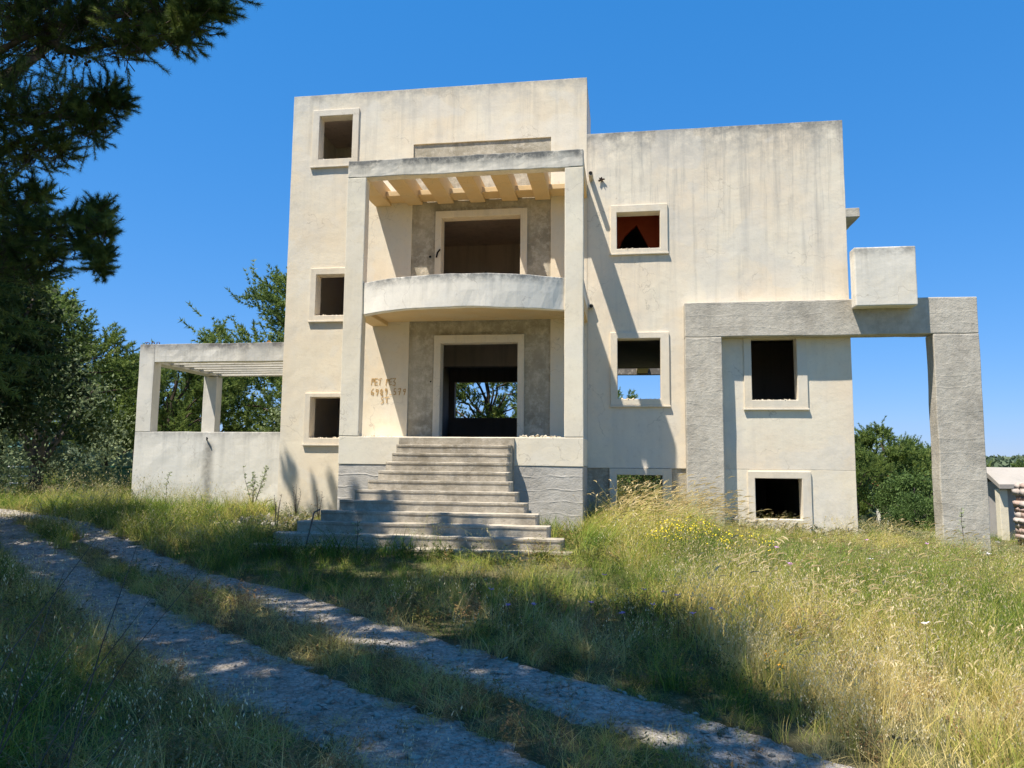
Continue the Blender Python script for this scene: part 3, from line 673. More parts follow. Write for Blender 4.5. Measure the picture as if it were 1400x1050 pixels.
def clump(kind, seed):
    r = random.Random(seed); tm = TM()
    def b0(R): 
        a = r.uniform(0, 6.28); q = R*math.sqrt(r.random()); return Vector((q*math.cos(a), q*math.sin(a), -.02))
    if kind == 'green':
        for _ in range(30): blade(tm, r, b0(.13), r.uniform(.18, .46), r.uniform(.1, .8), r.uniform(.005, .012), tone=r.random())
    elif kind == 'short':
        for _ in range(38): blade(tm, r, b0(.15), r.uniform(.05, .17), r.uniform(.1, 1.), r.uniform(.003, .006), tone=r.random(), segs=2)
    elif kind == 'thatch':
        for _ in range(34): blade(tm, r, b0(.17), r.uniform(.12, .34), r.uniform(.5, 1.7), r.uniform(.003, .007), tone=.4+.6*r.random())
        for _ in range(12): blade(tm, r, b0(.14), r.uniform(.1, .3), r.uniform(.2, .8), r.uniform(.003, .006), tone=.2*r.random())
    elif kind == 'oat':
        for _ in range(9):
            p = blade(tm, r, b0(.12), r.uniform(.42, .78), r.uniform(.15, .6), .003, tone=.5+.5*r.random(), segs=4)
            for q in range(r.randint(4, 8)):
                t = r.uniform(.62, 1); i = min(int(t*4), 3); o_ = p[i].lerp(p[i+1], t*4-i)
                e = o_ + Vector((r.uniform(-.04, .04), r.uniform(-.04, .04), -r.uniform(.0, .03))); l = r.uniform(.014, .026)
                dn = Vector((r.uniform(-.5, .5), r.uniform(-.5, .5), -1)).normalized()*l; sd_ = Vector((r.uniform(-1, 1), r.uniform(-1, 1), 0)).normalized()*l*.22
                tm.ribbon([o_, e], [.001, .001], Vector((1, 0, 0)), 0, .8)
                tm.ribbon([e, e+dn*.5, e+dn], [.001, l*.4, .0005], sd_.normalized(), 1, r.random())
        for _ in range(14): blade(tm, r, b0(.13), r.uniform(.15, .4), r.uniform(.2, .9), r.uniform(.003, .006), tone=r.random())
    elif kind == 'forb':
        for _ in range(7):
            p = blade(tm, r, b0(.12), r.uniform(.15, .42), r.uniform(.1, .6), .004, tone=.4, segs=4)
            for q in range(16):
                t = r.uniform(.15, 1); i = min(int(t*4), 3); o_ = p[i].lerp(p[i+1], t*4-i)
                a = r.uniform(0, 6.28); l = r.uniform(.015, .045); d = Vector((math.cos(a), math.sin(a), r.uniform(-.2, .7))); d.normalize()
                sd_ = d.cross(Vector((0, 0, 1))).normalized()
                tm.ribbon([o_, o_+d*l*.5, o_+d*l], [.002, l*.42, .001], sd_, 0, r.random())
    elif kind == 'foxtail':
        for _ in range(8):
            a = r.gauss(.35, .5)
            p = blade(tm, r, b0(.14), r.uniform(.5, .85), r.uniform(.4, .9), .004, tone=.3+.4*r.random(), segs=5, ang=a)
            d = (p[-1]-p[-2]).normalized(); L = r.uniform(.07, .11); c0 = p[-1]
            dr = Vector((d.x, d.y, d.z-.5)).normalized()
            for sa in (0, 1.05, 2.1):
                sv = d.orthogonal().normalized(); sv.rotate(Matrix.Rotation(sa, 3, d)) if False else None
                sv = (Matrix.Rotation(sa, 3, d) @ d.orthogonal().normalized())
                tm.ribbon([c0, c0+d*L*.3, c0+d.lerp(dr, .4)*L*.7, c0+d.lerp(dr, .7)*L], [.003, .011, .010, .002], sv, 1, r.random()*.6)
        for _ in range(22): blade(tm, r, b0(.14), r.uniform(.25, .55), r.uniform(.3, .9), r.uniform(.004, .007), tone=r.random()*.6, ang=r.gauss(.35, .9))
    elif kind == 'tuft':
        for _ in range(60): blade(tm, r, b0(.05), r.uniform(.15, .4), r.uniform(.2, 1.1), r.uniform(.003, .006), tone=r.random()*.7)
    return tm.mesh('clump', [M['forb'] if kind == 'forb' else M['grass'], M['seed']])
def clump_collection(name, kinds):
    c = bpy.data.collections.new(name)
    for i, k in enumerate(kinds):
        o = bpy.data.objects.new('%s_%02d' % (name, i), clump(k, 100+i)); c.objects.link(o)
    return c
KINDS = ['green']*3 + ['short']*3 + ['thatch']*3 + ['oat']*3 + ['forb']*3 + ['foxtail']*3 + ['tuft']*2
KI = {k: [i for i, q in enumerate(KINDS) if q == k] for k in set(KINDS)}
CLC = clump_collection('sward', KINDS)

def scatter_group(coll):
    ng = bpy.data.node_groups.new('scatter', 'GeometryNodeTree')
    ng.interface.new_socket('Geometry', in_out='INPUT', socket_type='NodeSocketGeometry'); ng.interface.new_socket('Geometry', in_out='OUTPUT', socket_type='NodeSocketGeometry')
    N = ng.nodes.new; gi = N('NodeGroupInput'); go = N('NodeGroupOutput')
    mp = N('GeometryNodeMeshToPoints'); ip = N('GeometryNodeInstanceOnPoints'); ci = N('GeometryNodeCollectionInfo')
    ci.inputs['Collection'].default_value = coll; ci.inputs['Separate Children'].default_value = True; ci.inputs['Reset Children'].default_value = True
    ip.inputs['Pick Instance'].default_value = True
    def attr(n, t): a = N('GeometryNodeInputNamedAttribute'); a.data_type = t; a.inputs['Name'].default_value = n; return a.outputs['Attribute']
    L = ng.links.new
    L(gi.outputs[0], mp.inputs[0]); L(mp.outputs[0], ip.inputs['Points']); L(ci.outputs[0], ip.inputs['Instance'])
    L(attr('idx', 'INT'), ip.inputs['Instance Index']); L(attr('rot', 'FLOAT_VECTOR'), ip.inputs['Rotation']); L(attr('scl', 'FLOAT_VECTOR'), ip.inputs['Scale'])
    L(ip.outputs[0], go.inputs[0]); return ng
SG = scatter_group(CLC)
def scatter(name, P, idx, rot, scl, dry, ng, label):
    me = bpy.data.meshes.new(name); n = len(P); me.vertices.add(n); me.vertices.foreach_set('co', np.asarray(P, np.float32).ravel())
    a = me.attributes.new('idx', 'INT', 'POINT'); a.data.foreach_set('value', np.asarray(idx, np.int32))
    a = me.attributes.new('rot', 'FLOAT_VECTOR', 'POINT'); a.data.foreach_set('vector', np.asarray(rot, np.float32).ravel())
    a = me.attributes.new('scl', 'FLOAT_VECTOR', 'POINT'); a.data.foreach_set('vector', np.asarray(scl, np.float32).ravel())
    a = me.attributes.new('dry', 'FLOAT', 'POINT'); a.data.foreach_set('value', np.asarray(dry, np.float32))
    o = link(bpy.data.objects.new(name, me)); md = o.modifiers.new('scatter', 'NODES'); md.node_group = ng
    for m_ in (M['grass'], M['forb'], M['seed']): pass
    return tag(o, label, kind='stuff')

def vnoise(x, y, s, seed):
    r = np.random.default_rng(seed); G = r.random((64, 64)); X = x/s+100; Y = y/s+100
    i = np.floor(X).astype(int); j = np.floor(Y).astype(int); u = X-i; v = Y-j; u = u*u*(3-2*u); v = v*v*(3-2*v)
    g = lambda a, b: G[a % 64, b % 64]
    return (g(i, j)*(1-u)+g(i+1, j)*u)*(1-v)+(g(i, j+1)*(1-u)+g(i+1, j+1)*u)*v

def built_mask(x, y):
    """True where something stands: house, portico, stairs, terrace walls, pillars"""
    b = (x > -8.3) & (x < 5.0) & (y > 16.98) & (y < 26.3)
    b |= (x > -6.05) & (x < -.75) & (y > 15.05) & (y < 17.1)
    yy = np.clip(((15.05-y)/.29), 0, 10).astype(int)
    lx = np.array(LX)[yy]; rx = np.array(RX)[yy]
    b |= (y > 11.80) & (y < 15.1) & (x > lx-.03) & (x < rx+.03)
    b |= (x > -13.6) & (x < -8.2) & (y > 18.95) & (y < 19.3)
    b |= (x > 1.37) & (x < 2.21) & (y > 16.65) & (y < 17.1)
    b |= (x > 6.54) & (x < 7.49) & (y > 16.68) & (y < 17.15)
    return b
def in_view(x, y, margin=1.2):
    # generous wedge around what the camera and its neighbours can see
    return (y > 1.3) & (x > -.98*y-margin) & (x < .64*y+margin+.3)

def sward():
    Ps, I, Rt, Sc, D = [], [], [], [], []
    zones = [(1.3, 6.5, 75, 1.0), (6.5, 11, 46, 1.08), (11, 18, 26, 1.25), (18, 32, 7.5, 1.7), (32, 62, 1.6, 3.0)]
    for y0, y1, dens, sc in zones:
        x0, x1 = -.98*y1-1.5, .64*y1+2
        n = int((x1-x0)*(y1-y0)*dens); x = RNG.uniform(x0, x1, n); y = RNG.uniform(y0, y1, n)
        k = in_view(x, y) & ~built_mask(x, y); x, y = x[k], y[k]
        dF, dN = pdist(x, y, FAR), pdist(x, y, NEAR)
        nz = vnoise(x, y, .6, 1); big = vnoise(x, y, 2.6, 2); fine = vnoise(x, y, .22, 3)
        edge = np.minimum(dF-.27*(1+.5*(nz-.5)), dN-.34*(1+.5*(nz-.5)))
        on = edge < 0
        mid = (dF < 1.25) & (dN < 1.35) & ~on & (np.abs(dF-dN) < 1.1) & (y < 11.5)
        rightf = sst(-.6, 1.6, x - (-.16*(y-8)))
        tall = 1 - .50*sst(10.2, 13.6, y)*sst(1.0, 2.2, x)             # the open sunny field
        keep = np.where(on, RNG.random(len(x)) < np.where(edge > -.16, .6, .10)*(fine > .40), True)
        keep &= np.where(mid, RNG.random(len(x)) < .9, True)
        # bare rubbly earth left of the steps
        bare = (x > -8.6) & (x < -5.6) & (y > 13.3) & (y < 17) & (x < -5.0-.30*(15-y))
        keep &= ~(bare & (RNG.random(len(x)) < .82))
        x, y, nz, big, fine, edge, mid, rightf, on, bare, tall = [q[keep] for q in (x, y, nz, big, fine, edge, mid, rightf, on, bare, tall)]
        n = len(x); u = RNG.random(n)
        kinds = np.empty(n, object); kinds[:] = 'green'
        nearR = rightf > .5
        # base mixtures
        def choose(mask, table):
            names = list(table); p = np.cumsum([table[a] for a in names]); p = p/p[-1]
            ii = np.searchsorted(p, u[mask]); kinds[mask] = np.array(names, object)[np.clip(ii, 0, len(names)-1)]
        choose(np.ones(n, bool), {'green': .24, 'thatch': .33, 'forb': .37, 'oat': .05, 'short': .01})
        choose(nearR, {'green': .22, 'thatch': .23, 'oat': .34, 'forb': .11, 'foxtail': .10})
        choose((y < 8.2) & (rightf < .5), {'green': .10, 'thatch': .44, 'forb': .42, 'oat': .04})
        lf = (x < -6.5) & (y > 10)
        choose(lf, {'green': .40, 'thatch': .16, 'oat': .20, 'forb': .24})
        choose(mid | (edge < .12), {'short': .15, 'thatch': .45, 'forb': .40})
        choose(bare, {'forb': .5, 'thatch': .5})
        fox = (x > -.75) & (x < 1.6) & (y > 12.4) & (y < 15.6)
        choose(fox, {'foxtail': .72, 'green': .28})
        idx = np.array([KI[k_][int(v*len(KI[k_]))] for k_, v in zip(kinds, RNG.random(n))])
        s = sc*(.62+.55*big)*(.8+.4*RNG.random(n))
        s *= tall*np.where(nearR, .98, 1.)
        s *= np.where(~nearR & (y > 8.3) & (x > -6) & ~mid, .85, 1.)
        s *= np.where(mid, 1.1, 1.); s *= np.clip(.6+edge*1.2, .55, 1.); s = np.where(on, .42, s)
        s *= np.where(fox, .98, 1.); s *= np.where((y < 3.3), .8, 1.)
        s *= np.where((x > -13.5) & (x < -8.3) & (y > 16.8) & (y < 19), .75, 1.)
        s *= np.where((y > 19) & (y < 32) & (x > 5), .75, 1.)
        s *= np.where((y > 9.6) & (y < 11.9) & (x > -5.6) & (x < -.4), .70+.45*sst(10.9, 11.5, y), 1.)
        g = vnoise(x, y, 1.7, 5)*.6+vnoise(x, y, .5, 6)*.4
        dry = .30+.95*(g-.5)
        dry += np.where(nearR, .12+.16*sst(10, 4, y), 0)+.30*nearR*(vnoise(x, y, 1.1, 9)-.5)
        dry += np.where(mid | (edge < .22), .30, 0)
        dry += np.where((~nearR) & (y < 8) & (x < 0), .36, 0)  # dry foreground grass, browned further to offset the blue cast of tree shade
        dry += np.where(lf, -.04, 0); dry += np.where(fox, -.02, 0)
        dry += np.where((y > 11) & (x > 2.2) & (x < 4.5) & (y < 14.5), -.18, 0)
        Ps.append(np.stack([x, y, gz(x, y)-.03], 1)); I.append(idx)
        Rt.append(np.stack([RNG.normal(0, .12, n), RNG.normal(0, .12, n), np.where((kinds == 'foxtail'), RNG.normal(0, .4, n), RNG.uniform(0, 6.28, n))], 1))
        wf = np.where(np.full(n, y0 >= 11), 1.35, 1.)
        Sc.append(np.stack([s*wf, s*wf, s*(.85+.3*RNG.random(n))*np.where(np.full(n, y0 >= 32), .55, 1)*np.where(np.full(n, (y0 >= 18) & (y0 < 32)), .8, 1)], 1)); D.append(dry)
    P_, I_, R_, S_, D_ = map(np.concatenate, (Ps, I, Rt, Sc, D))
    scatter('wild_grass', P_, I_, R_, S_, D_, SG, 'tall wild grass, dry oats and weeds filling the plot')
    return len(P_)
n_sward = sward(); print('sward clumps', n_sward)

# loose stones on the tracks and round the base of the walls
stc = bpy.data.collections.new('pebbles')
for i in range(4):
    bm = bmesh.new(); bmesh.ops.create_icosphere(bm, subdivisions=1, radius=1); r = random.Random(i)
    for v in bm.verts: v.co = Vector((v.co.x*1.3, v.co.y*.9, v.co.z*.5))*r.uniform(.55, 1.25)
    me = bpy.data.meshes.new('pebble'); bm.to_mesh(me); bm.free(); me.materials.append(M['rubble']); stc.objects.link(bpy.data.objects.new('pebble_%d' % i, me))
SGP = scatter_group(stc)
def pebbles():
    n = 60000; x = RNG.uniform(-14, 3, n); y = RNG.uniform(2, 15, n)
    d = np.minimum(pdist(x, y, FAR)-.36, pdist(x, y, NEAR)-.44); k = (d < -.02) & (RNG.random(n) < .9); x, y = x[k], y[k]
    s = .005+.030*RNG.random(len(x))**7; 
    scatter('loose_gravel', np.stack([x, y, gz(x, y)+.0], 1), RNG.integers(0, 4, len(x)), RNG.uniform(0, 6.28, (len(x), 3))*np.array([.1, .1, 1]), np.repeat(s[:, None], 3, 1), np.zeros(len(x)), SGP, 'loose chippings scattered on the gravel tracks')
pebbles()
def rubble_heap(n, xa, xb, ya, yb, smin, smax, label, zoff=0.):
    x = RNG.uniform(xa, xb, n); y = RNG.uniform(ya, yb, n); s = smin+(smax-smin)*RNG.random(n)**2.5
    scatter('rubble', np.stack([x, y, gz(x, y)+zoff*RNG.random(n)], 1), RNG.integers(0, 4, n), RNG.uniform(0, 6.28, (n, 3)), np.repeat(s[:, None], 3, 1), np.zeros(n), SGP, label)
rubble_heap(420, -8.6, -5.9, 14.6, 16.9, .012, .08, 'stones and rubble strewn on bare earth left of the steps')
rubble_heap(300, 2.4, 5.0, 16.5, 16.97, .012, .10, 'crumbling rubble footing under the wing', .16)
rubble_heap(60, .9, 1.5, 16.3, 16.9, .02, .10, 'pale rubble at the foot of the left portal pillar')

# ------------------------------------------------------------------ tree building
def tuft_tris(P, Dr, ln, nn, wd, spread=.8, rng=RNG):
    n = len(P); P = np.repeat(P, nn, 0); Dr = np.repeat(Dr, nn, 0)
    d = Dr*.75+rng.normal(0, spread*.6, (n*nn, 3)); d /= np.linalg.norm(d, axis=1, keepdims=True)+1e-6
    L = ln*rng.uniform(.6, 1.1, (n*nn, 1)); s = np.cross(d, rng.normal(0, 1, (n*nn, 3))); s /= np.linalg.norm(s, axis=1, keepdims=True)+1e-6
    V = np.stack([P-s*wd/2, P+s*wd/2, P+d*L], 1).reshape(-1, 3); T = np.arange(len(V)).reshape(-1, 3)
    return V, T
def leaf_quads(P, size, rng=RNG):
    n = len(P); a = rng.normal(0, 1, (n, 3)); a /= np.linalg.norm(a, axis=1, keepdims=True); b = np.cross(a, rng.normal(0, 1, (n, 3))); b /= np.linalg.norm(b, axis=1, keepdims=True)
    s = size*rng.uniform(.6, 1.2, (n, 1)); V = np.stack([P-a*s, P-b*s*.45, P+a*s, P+b*s*.45], 1).reshape(-1, 3)
    i = np.arange(n)*4; T = np.concatenate([np.stack([i, i+1, i+2], 1), np.stack([i, i+2, i+3], 1)]); return V, T
def pine_mass(puffs, twigs, tufts, nn, ln, wd, rng, up=.35):
    """puffs: (centre, radius, outward dir). twigs radiate from each puff and carry needle tufts along them."""
    VV, TT, tone, tw = [], [], [], []; off = 0
    for c, r, od in puffs:
        c = np.array(c, float); od = np.array(od, float)
        for _ in range(twigs):
            d = rng.normal(0, 1, 3)*np.array([1, 1, .75])+od*.9+np.array([0, 0, up]); d /= np.linalg.norm(d)
            st = c + rng.normal(0, .28, 3)*r - od*.25*r; L = r*rng.uniform(.55, 1.15)
            bend = rng.normal(0, .25, 3)+np.array([0, 0, .25])
            t = np.linspace(.25, 1, tufts)[:, None]; Pp = st + d*L*t + bend*L*.35*t*t
            dd = d+bend*.7*t; dd /= np.linalg.norm(dd, axis=1, keepdims=True)
            V, T = tuft_tris(Pp, dd, ln, nn, wd, rng=rng); VV.append(V); TT.append(T+off); off += len(V)
            tone.append(np.full(len(V), np.clip(rng.normal(.45, .2), 0, 1)))
            tw.append((st-d*L*.3, Pp[-1]))
    return np.concatenate(VV), np.concatenate(TT), np.concatenate(tone), tw
def sticks(tw, r0, r1):
    A = np.array([a for a, b in tw]); B = np.array([b for a, b in tw]); d = B-A; s = np.cross(d, RNG.normal(0, 1, d.shape)); s /= np.linalg.norm(s, axis=1, keepdims=True); q = np.cross(d, s); q /= np.linalg.norm(q, axis=1, keepdims=True)
    V = np.stack([A+s*r0, A-s*.5*r0+q*r0*.87, A-s*.5*r0-q*r0*.87, B+s*r1, B-s*.5*r1+q*r1*.87, B-s*.5*r1-q*r1*.87], 1).reshape(-1, 3)
    i = np.arange(len(A))*6; T = []
    for a, b, c, e in ((0, 1, 4, 3), (1, 2, 5, 4), (2, 0, 3, 5)): T += [np.stack([i+a, i+b, i+c], 1), np.stack([i+a, i+c, i+e], 1)]
    return V, np.concatenate(T)
def limb_bm(bm, pts, r0, r1, seg=7, amp=.06):
    n = 9; P = [Vector(p) for p in pts]; out = []
    for i in range(n):
        t = i/(n-1)*(len(P)-1); k = min(int(t), len(P)-2); q = P[k].lerp(P[k+1], t-k); out.append(q+noise.noise_vector(q*.8)*amp*(1 if 0 < i < n-1 else 0))
    tube(bm, out, [r0+(r1-r0)*i/(n-1) for i in range(n)], seg)
def tree(name, label, cat, group, loc, crown_me, trunk_me, rz=0, sc=1., twig_me=None):
    e = empty(name, loc, None, rz); e.scale = (sc, sc, sc); tag(e, label, cat, group)
    for nm, me in (('crown', crown_me), ('trunk', trunk_me), ('twigs', twig_me)):
        if me: link(bpy.data.objects.new(nm, me), e)
    return e
def mk(bm, name, mat):
    me = bpy.data.meshes.new(name); bm.to_mesh(me); bm.free(); me.materials.append(mat)
    for p in me.polygons: p.use_smooth = True
    return me

# --- big near pine whose branches hang into the picture from the left
NR = np.random.default_rng(5)
TRK = Vector((-10.2, 8.3, 0))
near_puffs = [((x, y, z), r*1.08, (.75, -.2, .0)) for x, y, z, r in [
 (-6.8, 7.0, 6.6, .5), (-6.4, 7.0, 6.6, .5), (-6.5, 7.0, 6.3, .42), (-5.9, 7.0, 6.5, .5), (-5.8, 6.8, 6.15, .36), (-5.4, 6.8, 6.35, .45), (-5.25, 6.8, 5.98, .28),
 (-4.9, 6.5, 6.15, .4), (-4.85, 6.5, 5.95, .28), (-4.35, 6.2, 5.85, .32), (-4.3, 6.2, 6.1, .4), (-3.95, 6.0, 5.65, .2), (-4.15, 6.0, 5.55, .2), (-3.85, 6.0, 5.9, .25), (-3.72, 6.0, 5.82, .2), (-7.9, 8.0, 6.8, .5),
 (-8.2, 8.5, 6.5, .5), (-7.5, 8.0, 6.0, .42), (-7.8, 8.0, 5.8, .45), (-7.3, 8.0, 5.85, .45), (-6.7, 7.8, 5.95, .34), (-6.6, 7.8, 5.7, .34), (-6.05, 7.5, 5.78, .26), (-5.85, 7.5, 5.8, .2), (-6.1, 7.5, 5.5, .25), (-7.3, 8.0, 5.45, .36), (-7.7, 8.0, 5.3, .4), (-6.8, 7.8, 5.35, .28),
 (-8.2, 8.5, 5.1, .42), (-7.9, 8.5, 4.95, .36), (-7.5, 8.3, 5.0, .2),
 (-8.0, 8.5, 4.7, .4), (-7.3, 8.0, 4.45, .3), (-7.6, 8.0, 4.2, .34), (-6.95, 8.0, 4.45, .24), (-6.5, 7.8, 4.42, .2), (-6.2, 7.8, 4.55, .18), (-6.4, 7.8, 4.15, .2), (-6.15, 7.8, 4.0, .18), (-6.0, 7.6, 4.28, .18), (-7.0, 8.0, 4.1, .24), (-6.15, 7.8, 3.85, .16), (-7.4, 8.2, 3.95, .3), (-8.1, 8.4, 4.1, .4)]]
V, T, tone, tw = pine_mass(near_puffs, 46, 10, 20, .078, .0042, NR)
crown_near = npmesh('needles', V, T, M['needle'], None, {'tone': tone})
Vs, Ts = sticks(tw, .006, .003); twigs_near = npmesh('twigs', Vs, Ts, M['bark'])
# hidden upper and rear crown: coarser tufts; it throws the shade on the ground
def cloud(n, c, rad, rng, rmin=.5, rmax=.9):
    out = []
    for _ in range(n):
        d = rng.normal(0, 1, 3); d /= np.linalg.norm(d); q = rng.uniform(.35, 1)**.5; p = np.array(c)+d*np.array(rad)*q; out.append((p, rng.uniform(rmin, rmax), d))
    return out
up_puffs = cloud(84, (-10.6, 7.4, 9.3), (2.6, 3.0, 3.2), NR) + cloud(52, (-10.4, 9.0, 4.6), (1.6, 1.9, 2.6), NR, .45, .8)
V2, T2, tone2, tw2 = pine_mass(up_puffs, 13, 7, 13, .16, .020, NR)
crown_up = npmesh('needles', V2, T2, M['needle'], None, {'tone': tone2})
bm = bmesh.new(); limb_bm(bm, [(-10.2, 8.3, -.2), (-10.3, 8.4, 3), (-10.0, 8.2, 7), (-10.4, 8.1, 11.5)], .26, .06, 10)
tr_me = mk(bm, 'trunk', M['bark'])
t = tag(empty('pine_tree'), 'large near pine reaching in from the left edge with dark drooping branches', 'tree')
for nm, me in (('crown', crown_near), ('crown', crown_up), ('twigs', twigs_near), ('trunk', tr_me)): link(bpy.data.objects.new(nm, me), t)
for pts in ([(-10.1, 8.2, 5.6), (-8.2, 7.6, 6.3), (-6.4, 7.0, 6.45), (-4.8, 6.4, 6.1), (-3.9, 6.05, 5.8)], [(-10.1, 8.3, 4.8), (-8.4, 8.3, 5.6), (-7.2, 8.0, 5.75), (-6.0, 7.5, 5.7)],
            [(-10.2, 8.4, 3.6), (-8.4, 8.5, 4.3), (-7.2, 8.1, 4.3), (-6.2, 7.8, 4.2)], [(-10.2, 8.4, 4.1), (-8.8, 8.5, 4.9), (-7.9, 8.4, 5.05)], [(-6.6, 7.05, 6.45), (-6.1, 7.0, 6.1), (-5.3, 6.8, 6.1), (-4.9, 6.6, 5.95)]):
    bm = bmesh.new(); limb_bm(bm, pts, .06, .008, 6, .05); link(bpy.data.objects.new('branch', mk(bm, 'branch', M['bark'])), t)
# cones hanging under the branches
bm = bmesh.new(); bmesh.ops.create_icosphere(bm, subdivisions=2, radius=1)
for v in bm.verts: v.co = Vector((v.co.x*.62, v.co.y*.62, v.co.z*(1.1 if v.co.z > 0 else .9)))*(1+.08*math.sin(v.co.z*22))
cone_me = mk(bm, 'pine_cone', M['cone'])
for i in range(40):
    base = [(-6.3, 7.0, 6.15), (-5.9, 6.95, 6.0), (-4.5, 6.3, 5.95), (-4.3, 6.2, 5.8), (-5.2, 6.8, 6.2), (-6.9, 8.0, 4.25)][i % 6]
    o = bpy.data.objects.new('pine_cone', cone_me); o.location = [b+NR.normal(0, .07) for b in base]; o.scale = [.028]*3; o.rotation_euler = (NR.uniform(-.5, .5), 2.6, NR.uniform(0, 6)); link(o, t)

# --- shade trees standing behind and beside the camera
def shade_tree(label, trunk, puffs, seed, tw_n=18):
    rg = np.random.default_rng(seed)
    V, T, tn, tw = pine_mass(puffs, tw_n, 6, 14, .22 if tw_n > 10 else .10, .05 if tw_n > 10 else .03, rg)
    bm = bmesh.new(); c = np.mean([p[0] for p in puffs], 0); limb_bm(bm, [trunk, ((trunk[0]+c[0])/2-.2, (trunk[1]+c[1])/2, c[2]*.5), tuple(c)], .24, .08, 9)
    for p in puffs[::4]: limb_bm(bm, [tuple(c*.75+np.array(trunk)*.25+np.array([0, 0, 1.])), tuple(p[0])], .07, .02, 5)
    e = tag(empty('pine_tree'), label, 'tree')
    link(bpy.data.objects.new('crown', npmesh('needles', V, T, M['needle'], None, {'tone': tn})), e); link(bpy.data.objects.new('trunk', mk(bm, 'trunk', M['bark'])), e)
SR = np.random.default_rng(21)
def shade_puffs(ground_pts, h, rr, jitter=.35):
    out = []
    for gx, gy in ground_pts:
        hh = h + SR.uniform(-.8, .8); out.append((np.array([gx-.4612*hh/2.27*1.0*0-.3186*hh+SR.normal(0, jitter), gy-.3043*hh+SR.normal(0, jitter), hh]), rr*SR.uniform(.8, 1.2), np.array([0, 0, .2])))
    return out
def gridpts(x0, x1, y0, y1, st, f):
    return [(x+SR.uniform(-.2, .2), y+SR.uniform(-.2, .2)) for x in np.arange(x0, x1, st) for y in np.arange(y0, y1, st) if f(x, y)]
fA = lambda x, y: (x < .80-.10*max(0, y-5.4)-.62*max(0, y-6.8)) and not (x < -4 and y > 8.0) and not (-5.6 < x < -2.2 and 5.6 < y < 8.4 and SR.random() < .3)
shade_tree('tall pine beside the camera shading the foreground', (-6.5, -1.2, -.1), shade_puffs(gridpts(-7.2, 1.1, -1.5, 8.4, .74, fA), 9.4, .85) + shade_puffs(gridpts(-7, .9, -1.5, 8.0, .80, fA), 11.2, .9), 1)
fB = lambda x, y: not (x > -9 and y > 9.2)
shade_tree('tall pine left of the gravel track', (-13.5, 3.5, -.1), shade_puffs(gridpts(-15, -4.6, 3, 12.8, .95, fB), 10.5, .95) + shade_puffs(gridpts(-13, -4.6, 3, 10.4, 1.2, fB), 12.2, 1.0), 2)
# thin high sprays whose shade dapples the steps and the foot of the tall block
fC = lambda x, y: SR.random() < .72
def spray(x, y, z, h, r): return (np.array([x-.3186*h, y-.3043*h, z+h]), r, np.array([0, 0, .3]))
step_sprays = [spray(x, y, .35, 11.5, .38) for x, y in gridpts(-6.8, -4.0, 11.2, 13.3, .48, lambda x, y: True)] + [spray(x, y, .2, 11.5, .22) for x, y in gridpts(-4.2, -1.9, 11.3, 12.9, .55, lambda x, y: SR.random() < .5-.12*(x+2))]
grass_sprays = [spray(x, y, .2, 11.5, .45) for x, y in gridpts(-7.5, -1.6, 8.4, 11.3, .68, lambda x, y: (y < 10.0 or SR.random() < .7-.12*(x+5)) and x < -2.4+.35*(11-y))]
wall_sprays = [spray(x, 17, z_, 11, r_) for x, z_, r_ in ((-7.95, 1.35, .12), (-7.85, .8, .16), (-7.75, .25, .2), (-7.3, .75, .1), (-7.25, .2, .14), (-6.85, .95, .1), (-6.75, .45, .13), (-6.65, .1, .15))] + [spray(-5.6, 15.1, .75, 11, .12)]
shade_tree('slender pine reaching towards the steps', (-12.0, 5.6, 0), step_sprays+grass_sprays, 3)
shade_tree('thin pine spray high over the corner of the plot', (-15.5, 7.5, 0), wall_sprays, 4, 7)

# --- generic trees, shared meshes
def umbrella_pine(seed, h=9, cr=4.2, n=86, coarse=1.):
    rg = np.random.default_rng(seed); pf = []
    for _ in range(n):
        a = rg.uniform(0, 6.28); q = rg.uniform(.15, 1)**.6; zz = rg.uniform(0, 1); prof = math.sin(math.pi*min(1, .22+.78*zz))**.6
        p = np.array([math.cos(a)*cr*q*prof, math.sin(a)*cr*q*prof, h*(.32+.66*zz)]); d = np.array([math.cos(a), math.sin(a), .5]); pf.append((p, rg.uniform(.6, 1.1)*cr/4.2, d))
    V, T, tn, tw = pine_mass(pf, 17, 6, 9, .22*coarse, .05*coarse, rg)
    hgt = V[:, 2]/h; tn = tn
    bm = bmesh.new(); limb_bm(bm, [(0, 0, -.5), (.3, .1, h*.35), (-.1, .3, h*.6), (.1, 0, h*.9)], .24, .05, 8, .25)
    for p in pf[::5]: z0 = p[0][2]*.72; limb_bm(bm, [(0.1, .1, z0*.85), tuple(p[0]*np.array([.5, .5, .93])), tuple(p[0])], .085, .02, 5, .2)
    return npmesh('needles', V, T, M['pine_far'], None, {'tone': tn}), mk(bm, 'trunk', M['bark'])
